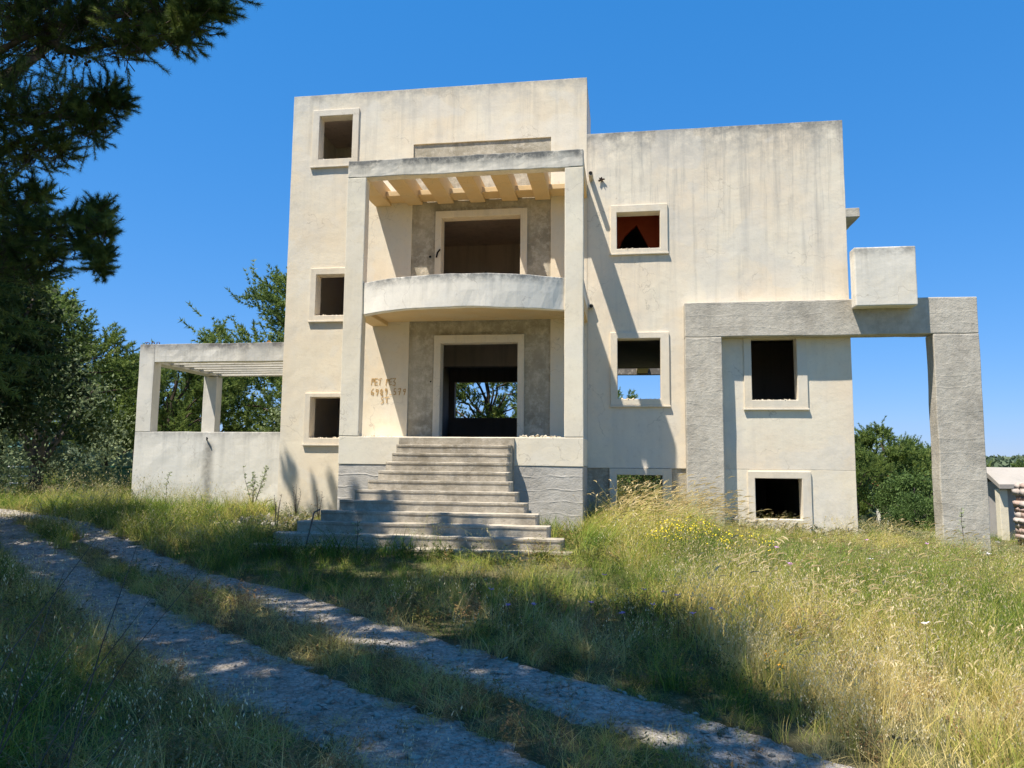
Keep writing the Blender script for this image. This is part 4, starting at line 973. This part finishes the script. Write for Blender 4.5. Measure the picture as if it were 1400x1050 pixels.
def leafy(seed, h=4, cr=2, n=5200, size=.06, mat='broad', clumps=46, low=.08):
    rg = np.random.default_rng(seed); P_, tn = [], []
    for _ in range(clumps):
        a = rg.uniform(0, 6.28); q = rg.uniform(.2, 1)**.5; zz = rg.uniform(low, 1); prof = max(.25, math.sin(math.pi*(.18+.74*zz)))
        c = np.array([math.cos(a)*cr*q*prof, math.sin(a)*cr*q*prof, h*zz*.93]); k = n//clumps
        P_.append(c+rg.normal(0, 1, (k, 3))*np.array([.2, .2, .16])*cr*.75); tn.append(np.full(k, np.clip(rg.normal(.5, .22), 0, 1)))
    P_ = np.concatenate(P_); tn = np.concatenate(tn); P_[:, 2] = np.maximum(P_[:, 2], .02)
    V, T = leaf_quads(P_, size, rg)
    bm = bmesh.new(); limb_bm(bm, [(0, 0, -.3), (.1, 0, h*.3), (0, .1, h*.75)], .045*h, .01*h, 7, .1)
    for q in range(6):
        a = q*1.05; limb_bm(bm, [(0, 0, h*.2), (math.cos(a)*cr*.4, math.sin(a)*cr*.4, h*.5), (math.cos(a)*cr*.7, math.sin(a)*cr*.7, h*.75)], .02*h, .004*h, 5, .1)
    return npmesh('leaves', V, T, M[mat], None, {'tone': np.repeat(tn, 4)}), mk(bm, 'trunk', M['bark_far'])
UP = [umbrella_pine(31), umbrella_pine(32, 8, 3.6), umbrella_pine(33, 10, 4.8)]
HT = {}
OL = leafy(41, 4.2, 1.9, 14000, .06, 'olive', 70); BR = [leafy(42, 3.2, 2.0, 12000, .085, 'broad', 60, .0), leafy(43, 2.4, 2.2, 10000, .085, 'broad', 50, .0)]
DK = leafy(44, 6.4, 2.1, 30000, .075, 'darkleaf', 120, .36)
def put(kind, x, y, sc, label, group=None, rz=None, name='pine_tree', cat='tree', dz=0, top=None):
    if top is not None:
        if kind[0].name not in HT: co = np.empty(len(kind[0].vertices)*3, np.float32); kind[0].vertices.foreach_get('co', co); HT[kind[0].name] = np.percentile(co[2::3], 99.5)
        sc = (top-float(gz(x, y)))/HT[kind[0].name]
    return tree(name, label, cat, group, (x, y, float(gz(x, y))+dz), kind[0], kind[1], RNG.uniform(0, 6.28) if rz is None else rz, sc)
put(DK, -12.9, 12.8, 1, 'dark leafy tree under the big pine at the left edge', name='broadleaf_tree', top=6.0)
put(OL, -17.4, 20.0, 1, 'grey green olive tree in front of the pines left of the terrace', name='olive_tree', top=4.9)
put(UP[0], -18.8, 21.6, 1, 'sunlit pine with a branch reaching out over the sky left of the terrace', rz=1.1, top=7.0)
put(UP[1], -23.5, 25, 1, 'shaded pine at the far left behind the parked things', top=8.6)
put(UP[1], -23.4, 31, 1, 'yellow green pine just left of the terrace corner', top=6.2)
put(UP[0], -18.6, 28.5, 1, 'pine with bare twisted limbs seen through the left terrace bay', top=6.1)
put(UP[2], -14.9, 33, 1, 'tall pine rising above the terrace roof beside the tall block', top=10.7)
put(UP[1], -12.6, 29.5, 1, 'low pine seen through the right terrace bay', top=5.7)
put(OL, -11.2, 26.0, 1, 'pale olive tree in the right corner of the terrace opening', name='olive_tree', top=4.4)
put(UP[1], -21.0, 36, 1, 'pine filling the gap behind the left terrace bay', top=6.6)
put(UP[2], -27, 38, 1, 'dense pine behind the left gap in the trees', top=7.4)
put(UP[0], -34, 34, 1, 'broad pine in the far left corner', top=9)
put(UP[0], -5.9, 31.5, 1, 'pine with dark spreading limbs seen through the front door', top=7.0)
put(UP[1], -9.6, 34, 1, 'second pine seen through the front door at its left', top=5.4)
put(UP[1], -4.2, 41, 1, 'pale pine far behind the front door', top=5.6)
put(UP[1], -1.4, 37, 1, 'pine showing at the left of the wing window', top=6.0)
put(BR[0], .6, 32.5, 1, 'grey green bush seen through the basement window', name='bush', cat='bush', top=2.4)
put(BR[0], -1.9, 34, 1, 'bush behind the basement window at its left', name='bush', cat='bush', top=2.2)
put(BR[0], 3.2, 34.5, 1, 'bush behind the basement window at its right', name='bush', cat='bush', top=2.0)
put(UP[1], 11.6, 36, 1, 'tallest pine beyond the right corner of the wing', top=3.4)
put(UP[0], 15.0, 42, 1, 'pine in the middle of the portal opening', top=3.0)
put(UP[2], 18.6, 47, 1, 'rounded pine beside the free portal pillar', top=2.9)
put(UP[1], 13.0, 47, 1, 'second row pine behind the portal opening', top=2.7)
put(BR[1], 9.6, 26.4, 1, 'low bright bush beside the corner of the wing', name='bush', cat='bush', top=.7)
put(BR[0], 11.4, 26.0, 1, 'bright green bush next to the free portal pillar', name='bush', cat='bush', top=.95)
put(BR[1], 12.9, 28.2, 1, 'dark green bush in the gap before the portal pillar', name='bush', cat='bush', top=1.3)
put(BR[0], 10.6, 29.5, 1, 'wide bush in the second row of the portal opening', name='bush', cat='bush', top=1.35)
put(BR[1], 14.6, 30, 1, 'bush behind the free portal pillar', name='bush', cat='bush', top=1.5)
put(BR[0], 16.8, 31, 1, 'bush between the portal pillar and the outbuilding roof', name='bush', cat='bush', top=1.7)
put(UP[0], 9.6, 33, 1, 'pine half hidden behind the corner of the wing', top=2.5)
put(UP[0], 23.5, 45, 1, 'dense pine behind the outbuilding roof', top=2.7)
put(UP[1], 28.5, 50, 1, 'pine at the right edge behind the outbuilding', top=2.6)
put(UP[2], 20.5, 38, 1, 'pine standing left behind the outbuilding', top=2.5)
put(UP[1], 33, 48, 1, 'pine beyond the right edge of the outbuilding', top=2.6)
put(UP[2], 25.5, 38, 1, 'low dense pine directly behind the stone pier', top=2.3)
# far woods: one mass of crowns reading as a wooded slope
def woods():
    rg = np.random.default_rng(77); n = 1500
    r = rg.uniform(52, 620, n)**1.0; a = rg.uniform(-.95, .95, n); x = r*np.sin(a); y = r*np.cos(a)
    k = ~((np.abs(x+2) < 12) & (y < 60)); k &= (x > -3) | (r > 70); x, y, r = x[k], y[k], r[k]
    VV, TT, tn, off = [], [], [], 0
    for X_, Y_, R_ in zip(x, y, r):
        m_ = int(230 if R_ < 130 else 90); cr = rg.uniform(2.6, 4.8); ch = rg.uniform(4.4, 6.2); base = float(gz(X_, Y_))
        p = rg.normal(0, 1, (m_, 3)); p /= np.linalg.norm(p, axis=1, keepdims=True); p *= np.array([cr, cr, ch*.5]); p += rg.normal(0, .25, p.shape)
        p += np.array([X_, Y_, base+ch*.55])
        V, T = leaf_quads(p, .5+R_*.003, rg); VV.append(V); TT.append(T+off); off += len(V); tn.append(np.full(len(V), rg.uniform(.15, .8)))
    me = npmesh('far_woods', np.concatenate(VV), np.concatenate(TT), M['far_foliage'], None, {'tone': np.concatenate(tn)})
    tag(link(bpy.data.objects.new('far_woods', me)), 'far wooded slopes of pines along the horizon', kind='stuff')
woods()

# ------------------------------------------------------------------ outbuilding and stone pile at the right
ob = tag(empty('outbuilding', (9.9, 21.5, 0)), 'low grey rendered outbuilding with a pale overhanging flat roof slab', 'outbuilding')
oloc = ob.location
def obx(name, x0, x1, y0, y1, z0, z1, mat, **k): return box(name, x0-oloc.x, x1-oloc.x, y0-oloc.y, y1-oloc.y, z0, z1, mat, ob, **k)
M['roofslab'] = plaster('pale_roof_screed', (.38, .345, .31), (.33, .30, .26), (.3, .28, .25), None, seed=20, streak=.2)
M['obwall'] = plaster('grey_render', (.46, .43, .42), (.42, .39, .37), (.4, .38, .37), None, seed=21, streak=.3)
obx('wall', 10.0, 15, 21.7, 21.9, -.9, 1.12, M['obwall']); obx('wall', 10.0, 10.2, 21.902, 23, -.9, 1.2, M['obwall'])
obx('pier', 9.86, 10.06, 21.45, 21.698, -.9, 1.02, M['column'])
bm = bmesh.new()
prof = [(21.3, 1.03), (21.3, 1.16), (22.25, 1.60), (23.2, 1.16), (23.2, 1.03), (22.25, 1.45)]
A = [bm.verts.new((9.80-oloc.x, b-oloc.y, c)) for b, c in prof]; B = [bm.verts.new((15.2-oloc.x, b-oloc.y, c)) for b, c in prof]
for i in range(6): bm.faces.new([A[i], A[(i+1) % 6], B[(i+1) % 6], B[i]])
bm.faces.new(A[::-1]); bm.faces.new(B)
finish('roof', bm, M['roofslab'], ob, amp=.01)
sp = tag(empty('stone_pier', (10.0, 19.6, float(gz(10.2, 19.6)))), 'pier of rough pinkish field stones at the right edge before the outbuilding', 'stone pier')
sm = []
for i in range(5):
    bm = bmesh.new(); bmesh.ops.create_cube(bm, size=1); bmesh.ops.bevel(bm, geom=bm.edges[:], offset=.11, segments=2, affect='EDGES'); r = random.Random(i)
    for v in bm.verts: v.co += Vector((r.uniform(-.06, .06), r.uniform(-.06, .06), r.uniform(-.06, .06)))
    sm.append(mk(bm, 'stone', M['stone' if i % 3 else 'stone2']))
rr = random.Random(12); z = .02; row = 0
while z < 1.42:
    hgt = rr.uniform(.10, .16); x = -.50+rr.uniform(-.05, .04)
    while x < .75:
        wd = rr.uniform(.16, .30)
        for yy in (0, .27):
            o = bpy.data.objects.new('stone', sm[rr.randrange(5)]); o.location = (x+wd/2, yy+rr.uniform(-.02, .03), z+hgt/2); o.scale = (wd*.98, rr.uniform(.24, .30), hgt*1.12); o.rotation_euler = (rr.uniform(-.05, .05), rr.uniform(-.06, .06), rr.uniform(-.08, .08)); link(o, sp)
        x += wd
    z += hgt*.97; row += 1

# ------------------------------------------------------------------ things under the trees at the far left
M['teal'] = simple('teal_canvas', (.10, .22, .20), (.06, .15, .14), 3, .7)
M['green'] = simple('green_paint', (.02, .10, .07), (.015, .07, .05), 5, .5)
M['white_paint'] = simple('white_paint', (.7, .7, .68), (.5, .5, .48), 5, .5)
M['dark'] = simple('dark_metal', (.05, .05, .05), (.03, .03, .03), 6, .5)
def tilted_parasol(x, y, z, label, sc=1.):
    e = tag(empty('parasol', (x, y, float(gz(x, y)))), label, 'parasol')
    bm = bmesh.new(); n = 8; top = bm.verts.new((0, 0, z+.5*sc)); ring = []
    for i in range(n):
        a = 6.283*i/n; ring.append(bm.verts.new((1.5*sc*math.cos(a), 1.5*sc*math.sin(a), z)))
    for i in range(n): bm.faces.new([top, ring[i], ring[(i+1) % n]])
    lo = [bm.verts.new(v.co-Vector((0, 0, .18))) for v in ring]
    for i in range(n): bm.faces.new([ring[i], lo[i], lo[(i+1) % n], ring[(i+1) % n]])
    finish('canopy', bm, M['teal'], e, amp=.02, step=0, bevel=0)
    bm = bmesh.new(); tube(bm, [(0, 0, 0), (0, 0, z+.5*sc)], .03, 6); finish('pole', bm, M['white_paint'], e, amp=0, step=0, bevel=0)
tilted_parasol(-26.0, 25.8, 1.75, 'faded teal parasol under the trees nearer the left edge', .8)
tilted_parasol(-22.6, 25.6, 1.65, 'faded teal parasol under the trees beside the olive tree', .8)
fr = tag(empty('white_railing', (-24.5, 24.4, float(gz(-24.5, 24.4)))), 'white metal railing in the shade at the far left', 'railing')
for zz in (.35, .62, .95):
    bm = bmesh.new(); tube(bm, [(-3.6, 0, zz), (3.2, 0, zz)], .03, 6); finish('rail', bm, M['white_paint'], fr, amp=0, step=0, bevel=0)
for q in range(8):
    bm = bmesh.new(); tube(bm, [(-3.6+q*.97, 0, 0), (-3.6+q*.97, 0, .98)], .03, 6); finish('post', bm, M['white_paint'], fr, amp=0, step=0, bevel=0)
gb = tag(empty('green_container', (-18.7, 24.4, float(gz(-18.7, 24.4)))), 'dark green metal container half hidden by grass left of the terrace', 'container')
box('body', -.85, .85, -.5, .5, .1, .92, M['green'], gb, amp=.01); box('lid', -.9, .9, -.55, .55, .925, 1.0, M['green'], gb, amp=.01)
for x in (-.6, .6): box('foot', x-.06, x+.06, -.4, .4, 0, .098, M['dark'], gb, amp=0)
rp = tag(empty('rock_pile', (-17.3, 21.6, float(gz(-17.3, 21.6)))), 'heap of pale rocks beneath the olive tree', 'rock pile')
for i in range(26):
    o = bpy.data.objects.new('rock', sm[i % 5]); s_ = rr.uniform(.15, .42); o.location = (rr.gauss(0, .8), rr.gauss(0, .4), rr.uniform(0, .35)); o.scale = (s_*1.3, s_, s_*.8); o.rotation_euler = (rr.random()*3, rr.random()*3, rr.random()*3); link(o, rp)
# lattice mast far behind the trees, thin aerial mast at the right
def mast(name, x, y, top, wd, label, cat, arms):
    zb = float(gz(x, y)); e = tag(empty(name, (x, y, zb)), label, cat); H = top-zb; bm = bmesh.new(); n = 10
    for sx, sy in ((-1, -1), (1, -1), (1, 1), (-1, 1)): tube(bm, [(sx*wd, sy*wd, 0), (sx*wd*.2, sy*wd*.2, H)], .03*wd/.5, 4)
    for i in range(n):
        a = 1-.8*i/n; b = 1-.8*(i+1)/n; z0, z1 = H*i/n, H*(i+1)/n
        tube(bm, [(-wd*a, -wd*a, z0), (wd*b, -wd*b, z1)], .02*wd/.5, 4); tube(bm, [(wd*a, -wd*a, z0), (-wd*b, -wd*b, z1)], .02*wd/.5, 4)
    tag(finish('lattice', bm, M['dark'], e, amp=0, step=0, bevel=0), kind='stuff')
    for zz, ln in arms:
        bm = bmesh.new(); tube(bm, [(-ln, 0, H*zz), (ln, 0, H*zz)], .03*wd/.5, 4); finish('arm', bm, M['dark'], e, amp=0, step=0, bevel=0)
mast('power_pylon', -68, 90, 17.6, 1.0, 'thin lattice power pylon standing beyond the trees left of the terrace', 'pylon', [(.82, 3.2), (.92, 2.4)])
mast('aerial_mast', 20.4, 60, 3.9, .18, 'thin aerial mast rising over the pines in the portal opening', 'mast', [(.97, .5)])
# far cottage roof and sheet metal seen in the portal opening
M['tile'] = simple('clay_roof_tile', (.45, .14, .06), (.36, .1, .04), 4)
cg = tag(empty('far_cottage', (21.6, 60, float(gz(21.6, 60)))), 'distant cottage with an orange tiled roof among the trees', 'house'); zb = cg.location.z
box('wall', -2.2, 2.2, -1.5, 1.5, 0, .1-zb, M['column'], cg)
bm = bmesh.new(); v = [bm.verts.new(p) for p in ((-2.5, -1.8, .1-zb), (2.5, -1.8, .1-zb), (2.5, 1.8, .1-zb), (-2.5, 1.8, .1-zb), (-2.0, 0, 1.0-zb), (2.0, 0, 1.0-zb))]
for f in ((0, 1, 5, 4), (2, 3, 4, 5), (0, 4, 3), (1, 2, 5), (3, 2, 1, 0)): bm.faces.new([v[i] for i in f])
finish('roof', bm, M['tile'], cg, amp=.02)
# ------------------------------------------------------------------ weeds one can pick out, flowers, stick on the steps
def weed(name, label, cat, x, y, h, kind, seed, z=None):
    r = random.Random(seed); e = tag(empty(name, (x, y, float(gz(x, y)) if z is None else z)), label, cat); tm = TM(); bm = bmesh.new()
    ns = {'sapling': 5, 'stalk': 1, 'dry': 4}[kind]
    for q in range(ns):
        a = r.uniform(0, 6.28); sp_ = .28 if kind == 'sapling' else .12; hh = h*r.uniform(.75, 1)
        P_ = [Vector((math.cos(a)*sp_*t*h, math.sin(a)*sp_*t*h, hh*t)) for t in (0, .35, .7, 1)]; P_[2] += Vector((r.uniform(-.03, .03),)*3)
        tube(bm, P_, [.011, .008, .005, .003], 5)
        nb = {'sapling': 16, 'stalk': 12, 'dry': 7}[kind]
        for k in range(nb):
            t = r.uniform(.3, 1)*3; i = min(int(t), 2); o_ = P_[i].lerp(P_[i+1], t-i); b = r.uniform(0, 6.28); L = h*r.uniform(.1, .24)*(1.2-t/3)
            d = Vector((math.cos(b), math.sin(b), r.uniform(.3, .9))).normalized(); tube(bm, [o_, o_+d*L], [.003, .0015], 3)
            for l in range({'sapling': 12, 'stalk': 5, 'dry': 3}[kind]):
                c = o_+d*L*r.uniform(.2, 1); dd = Vector((r.uniform(-1, 1), r.uniform(-1, 1), r.uniform(-.3, 1))).normalized(); ll = {'sapling': .05, 'stalk': .06, 'dry': .025}[kind]*r.uniform(.6, 1.1)
                tm.ribbon([c, c+dd*ll*.5, c+dd*ll], [.003, ll*.30, .001], dd.orthogonal().normalized(), 0, r.random())
    me = tm.mesh('leaves', [M['olive'] if kind != 'dry' else M['bark_far'], M['olive']]); link(bpy.data.objects.new('leaves', me), e); link(bpy.data.objects.new('stem', mk(bm, 'stem', M['bark_far'])), e)
weed('sapling', 'slender grey green sapling in front of the white terrace wall', 'sapling', -9.35, 17.9, 1.15, 'sapling', 1)
weed('tall_weed', 'dark upright weed with whorled leaves below the middle of the terrace wall', 'weed', -11.6, 17.6, .95, 'stalk', 2)
weed('tall_weed', 'dark upright weed at the left end of the terrace wall', 'weed', -13.1, 17.5, 1.0, 'stalk', 3)
weed('tall_weed', 'dry brown branching weed left of the lowest steps', 'weed', -6.75, 13.9, .75, 'dry', 4)
weed('tall_weed', 'dry branching weed against the foot of the tall block', 'weed', -6.6, 15.6, .7, 'dry', 5)
weed('tall_weed', 'thin dry stalk at the left corner of the tall block', 'weed', -7.4, 16.2, .8, 'dry', 6)
weed('tall_weed', 'leafy green weed growing in front of the lowest steps', 'weed', -4.2, 11.5, .7, 'stalk', 7)
weed('tall_weed', 'leafy weed at the foot of the free pillar', 'weed', 6.5, 15.6, .9, 'stalk', 8)
weed('tall_weed', 'tall grey green weed in the middle of the portal opening', 'weed', 6.0, 18.8, 1.3, 'stalk', 9)
# stick leaning on the steps
bm = bmesh.new(); tube(bm, [(-5.32, 12.62, .74), (-5.33, 12.40, .70), (-5.27, 12.1, .44), (-5.18, 11.75, .16)], [.014, .015, .013, .01], 7)
tag(finish('stick', bm, M['bark_far'], None, amp=.01, step=0, bevel=0), 'bent dry stick lying across the lower steps at their left', 'stick')

def flower(label, x, y, h, mat, seed, group, rad=.02, name='wildflower'):
    r = random.Random(seed); e = tag(empty(name, (x, y, float(gz(x, y)))), label, 'flower', group); bm = bmesh.new()
    tx, ty = r.uniform(-.06, .06), r.uniform(-.06, .06); tube(bm, [(0, 0, 0), (tx*.4, ty*.4, h*.5), (tx, ty, h)], .002, 3); link(bpy.data.objects.new('stem', mk(bm, 'stem', M['bark_far'])), e)
    bm = bmesh.new(); n = 9; c = bm.verts.new((tx, ty, h)); 
    for i in range(n):
        a0 = 6.283*i/n; a1 = a0+.5; z_ = h+rad*r.uniform(.2, .7)
        bm.faces.new([c, bm.verts.new((tx+rad*math.cos(a0), ty+rad*math.sin(a0), z_)), bm.verts.new((tx+rad*math.cos(a1), ty+rad*math.sin(a1), z_))])
    o = bpy.data.objects.new('petals', mk(bm, 'petals', mat)); link(o, e)
fl = random.Random(9)
for i in range(12): flower('small purple wildflower in the tree shaded grass between the far wheel track and the steps', fl.uniform(-1.4, .9), fl.uniform(6.2, 8.2), fl.uniform(.3, .5), M['purple'], i, 'purple flowers in the shaded grass', .028)
for i in range(16): flower('small pale wildflower in the sunny grass right of the tree shade', fl.uniform(1.4, 5.5), fl.uniform(6, 12), fl.uniform(.42, .6), M['white' if i % 3 else 'purple'], 40+i, 'pale flowers in the sunny field', .03)
def flower_bush(label, x, y, h, rad, n, mat, seed, fr=.014, leafy_=True):
    r = random.Random(seed); e = tag(empty('flowering_plant', (x, y, float(gz(x, y)))), label, 'plant'); tm = TM(); bm = bmesh.new(); vs = []
    for i in range(n):
        a = r.uniform(0, 6.28); q = rad*math.sqrt(r.random()); tip = Vector((math.cos(a)*q, math.sin(a)*q*.7, h*(1-.4*(q/rad)**2)*r.uniform(.75, 1.05))); b = tip*Vector((.3, .3, 0)).x if False else Vector((tip.x*.35, tip.y*.35, 0))
        tm.ribbon([b, b.lerp(tip, .5)+Vector((0, 0, .02)), tip], [.004, .003, .002], Vector((1, 0, 0)), 0, r.random())
        for k in range(3):
            c = tip+Vector((r.gauss(0, .02), r.gauss(0, .02), r.gauss(0, .02))); dd = Vector((r.uniform(-1, 1), r.uniform(-1, 1), r.uniform(-1, 1))).normalized(); s2 = dd.orthogonal().normalized()*fr; s3 = dd.cross(s2)
            f_ = [bm.verts.new(c+s2), bm.verts.new(c+s3), bm.verts.new(c-s2), bm.verts.new(c-s3)]; bm.faces.new(f_)
            l = .03; o_ = b.lerp(tip, r.uniform(.3, .9)); tm.ribbon([o_, o_+dd*l*.5, o_+dd*l], [.002, .009, .001], dd.orthogonal().normalized(), 0, r.random())
    link(bpy.data.objects.new('leaves', tm.mesh('leaves', [M['broad'], M['broad']])), e); o = bpy.data.objects.new('blossom', mk(bm, 'blossom', mat)); o['kind'] = 'stuff'; link(o, e)
flower_bush('mass of bright yellow blossom in the tall grass below the portal', .95, 11.6, .72, .62, 170, M['yellow'], 1, .011)
flower_bush('smaller clump of yellow blossom right of the larger one', 1.75, 11.3, .60, .42, 70, M['yellow'], 2, .011)
flower_bush('sparse clump of orange yellow flowers at the edge of the tree shade', 1.05, 5.75, .27, .12, 10, M['orange'], 3, .009)

# long blades leaning over the bottom left corner, close to the camera
lg = tag(empty('long_grass', (-1.9, 2.1, float(gz(-1.9, 2.1)))), 'tall dark grass stems leaning right at the lower left edge close to the camera', 'grass tussock')
rl = random.Random(5)
for q in range(9):
    bm = bmesh.new(); b = Vector((rl.uniform(-.35, .1), rl.uniform(-.2, .3), 0)); h = rl.uniform(.8, 1.35); ln = rl.uniform(.15, .6)
    P_ = [b+Vector((ln*t*t, .1*t, h*t)) for t in (0, .25, .5, .75, 1)]; tube(bm, P_, [.003, .003, .0025, .002, .0008], 4)
    link(bpy.data.objects.new('stem', mk(bm, 'stem', M['bark_far'])), lg)
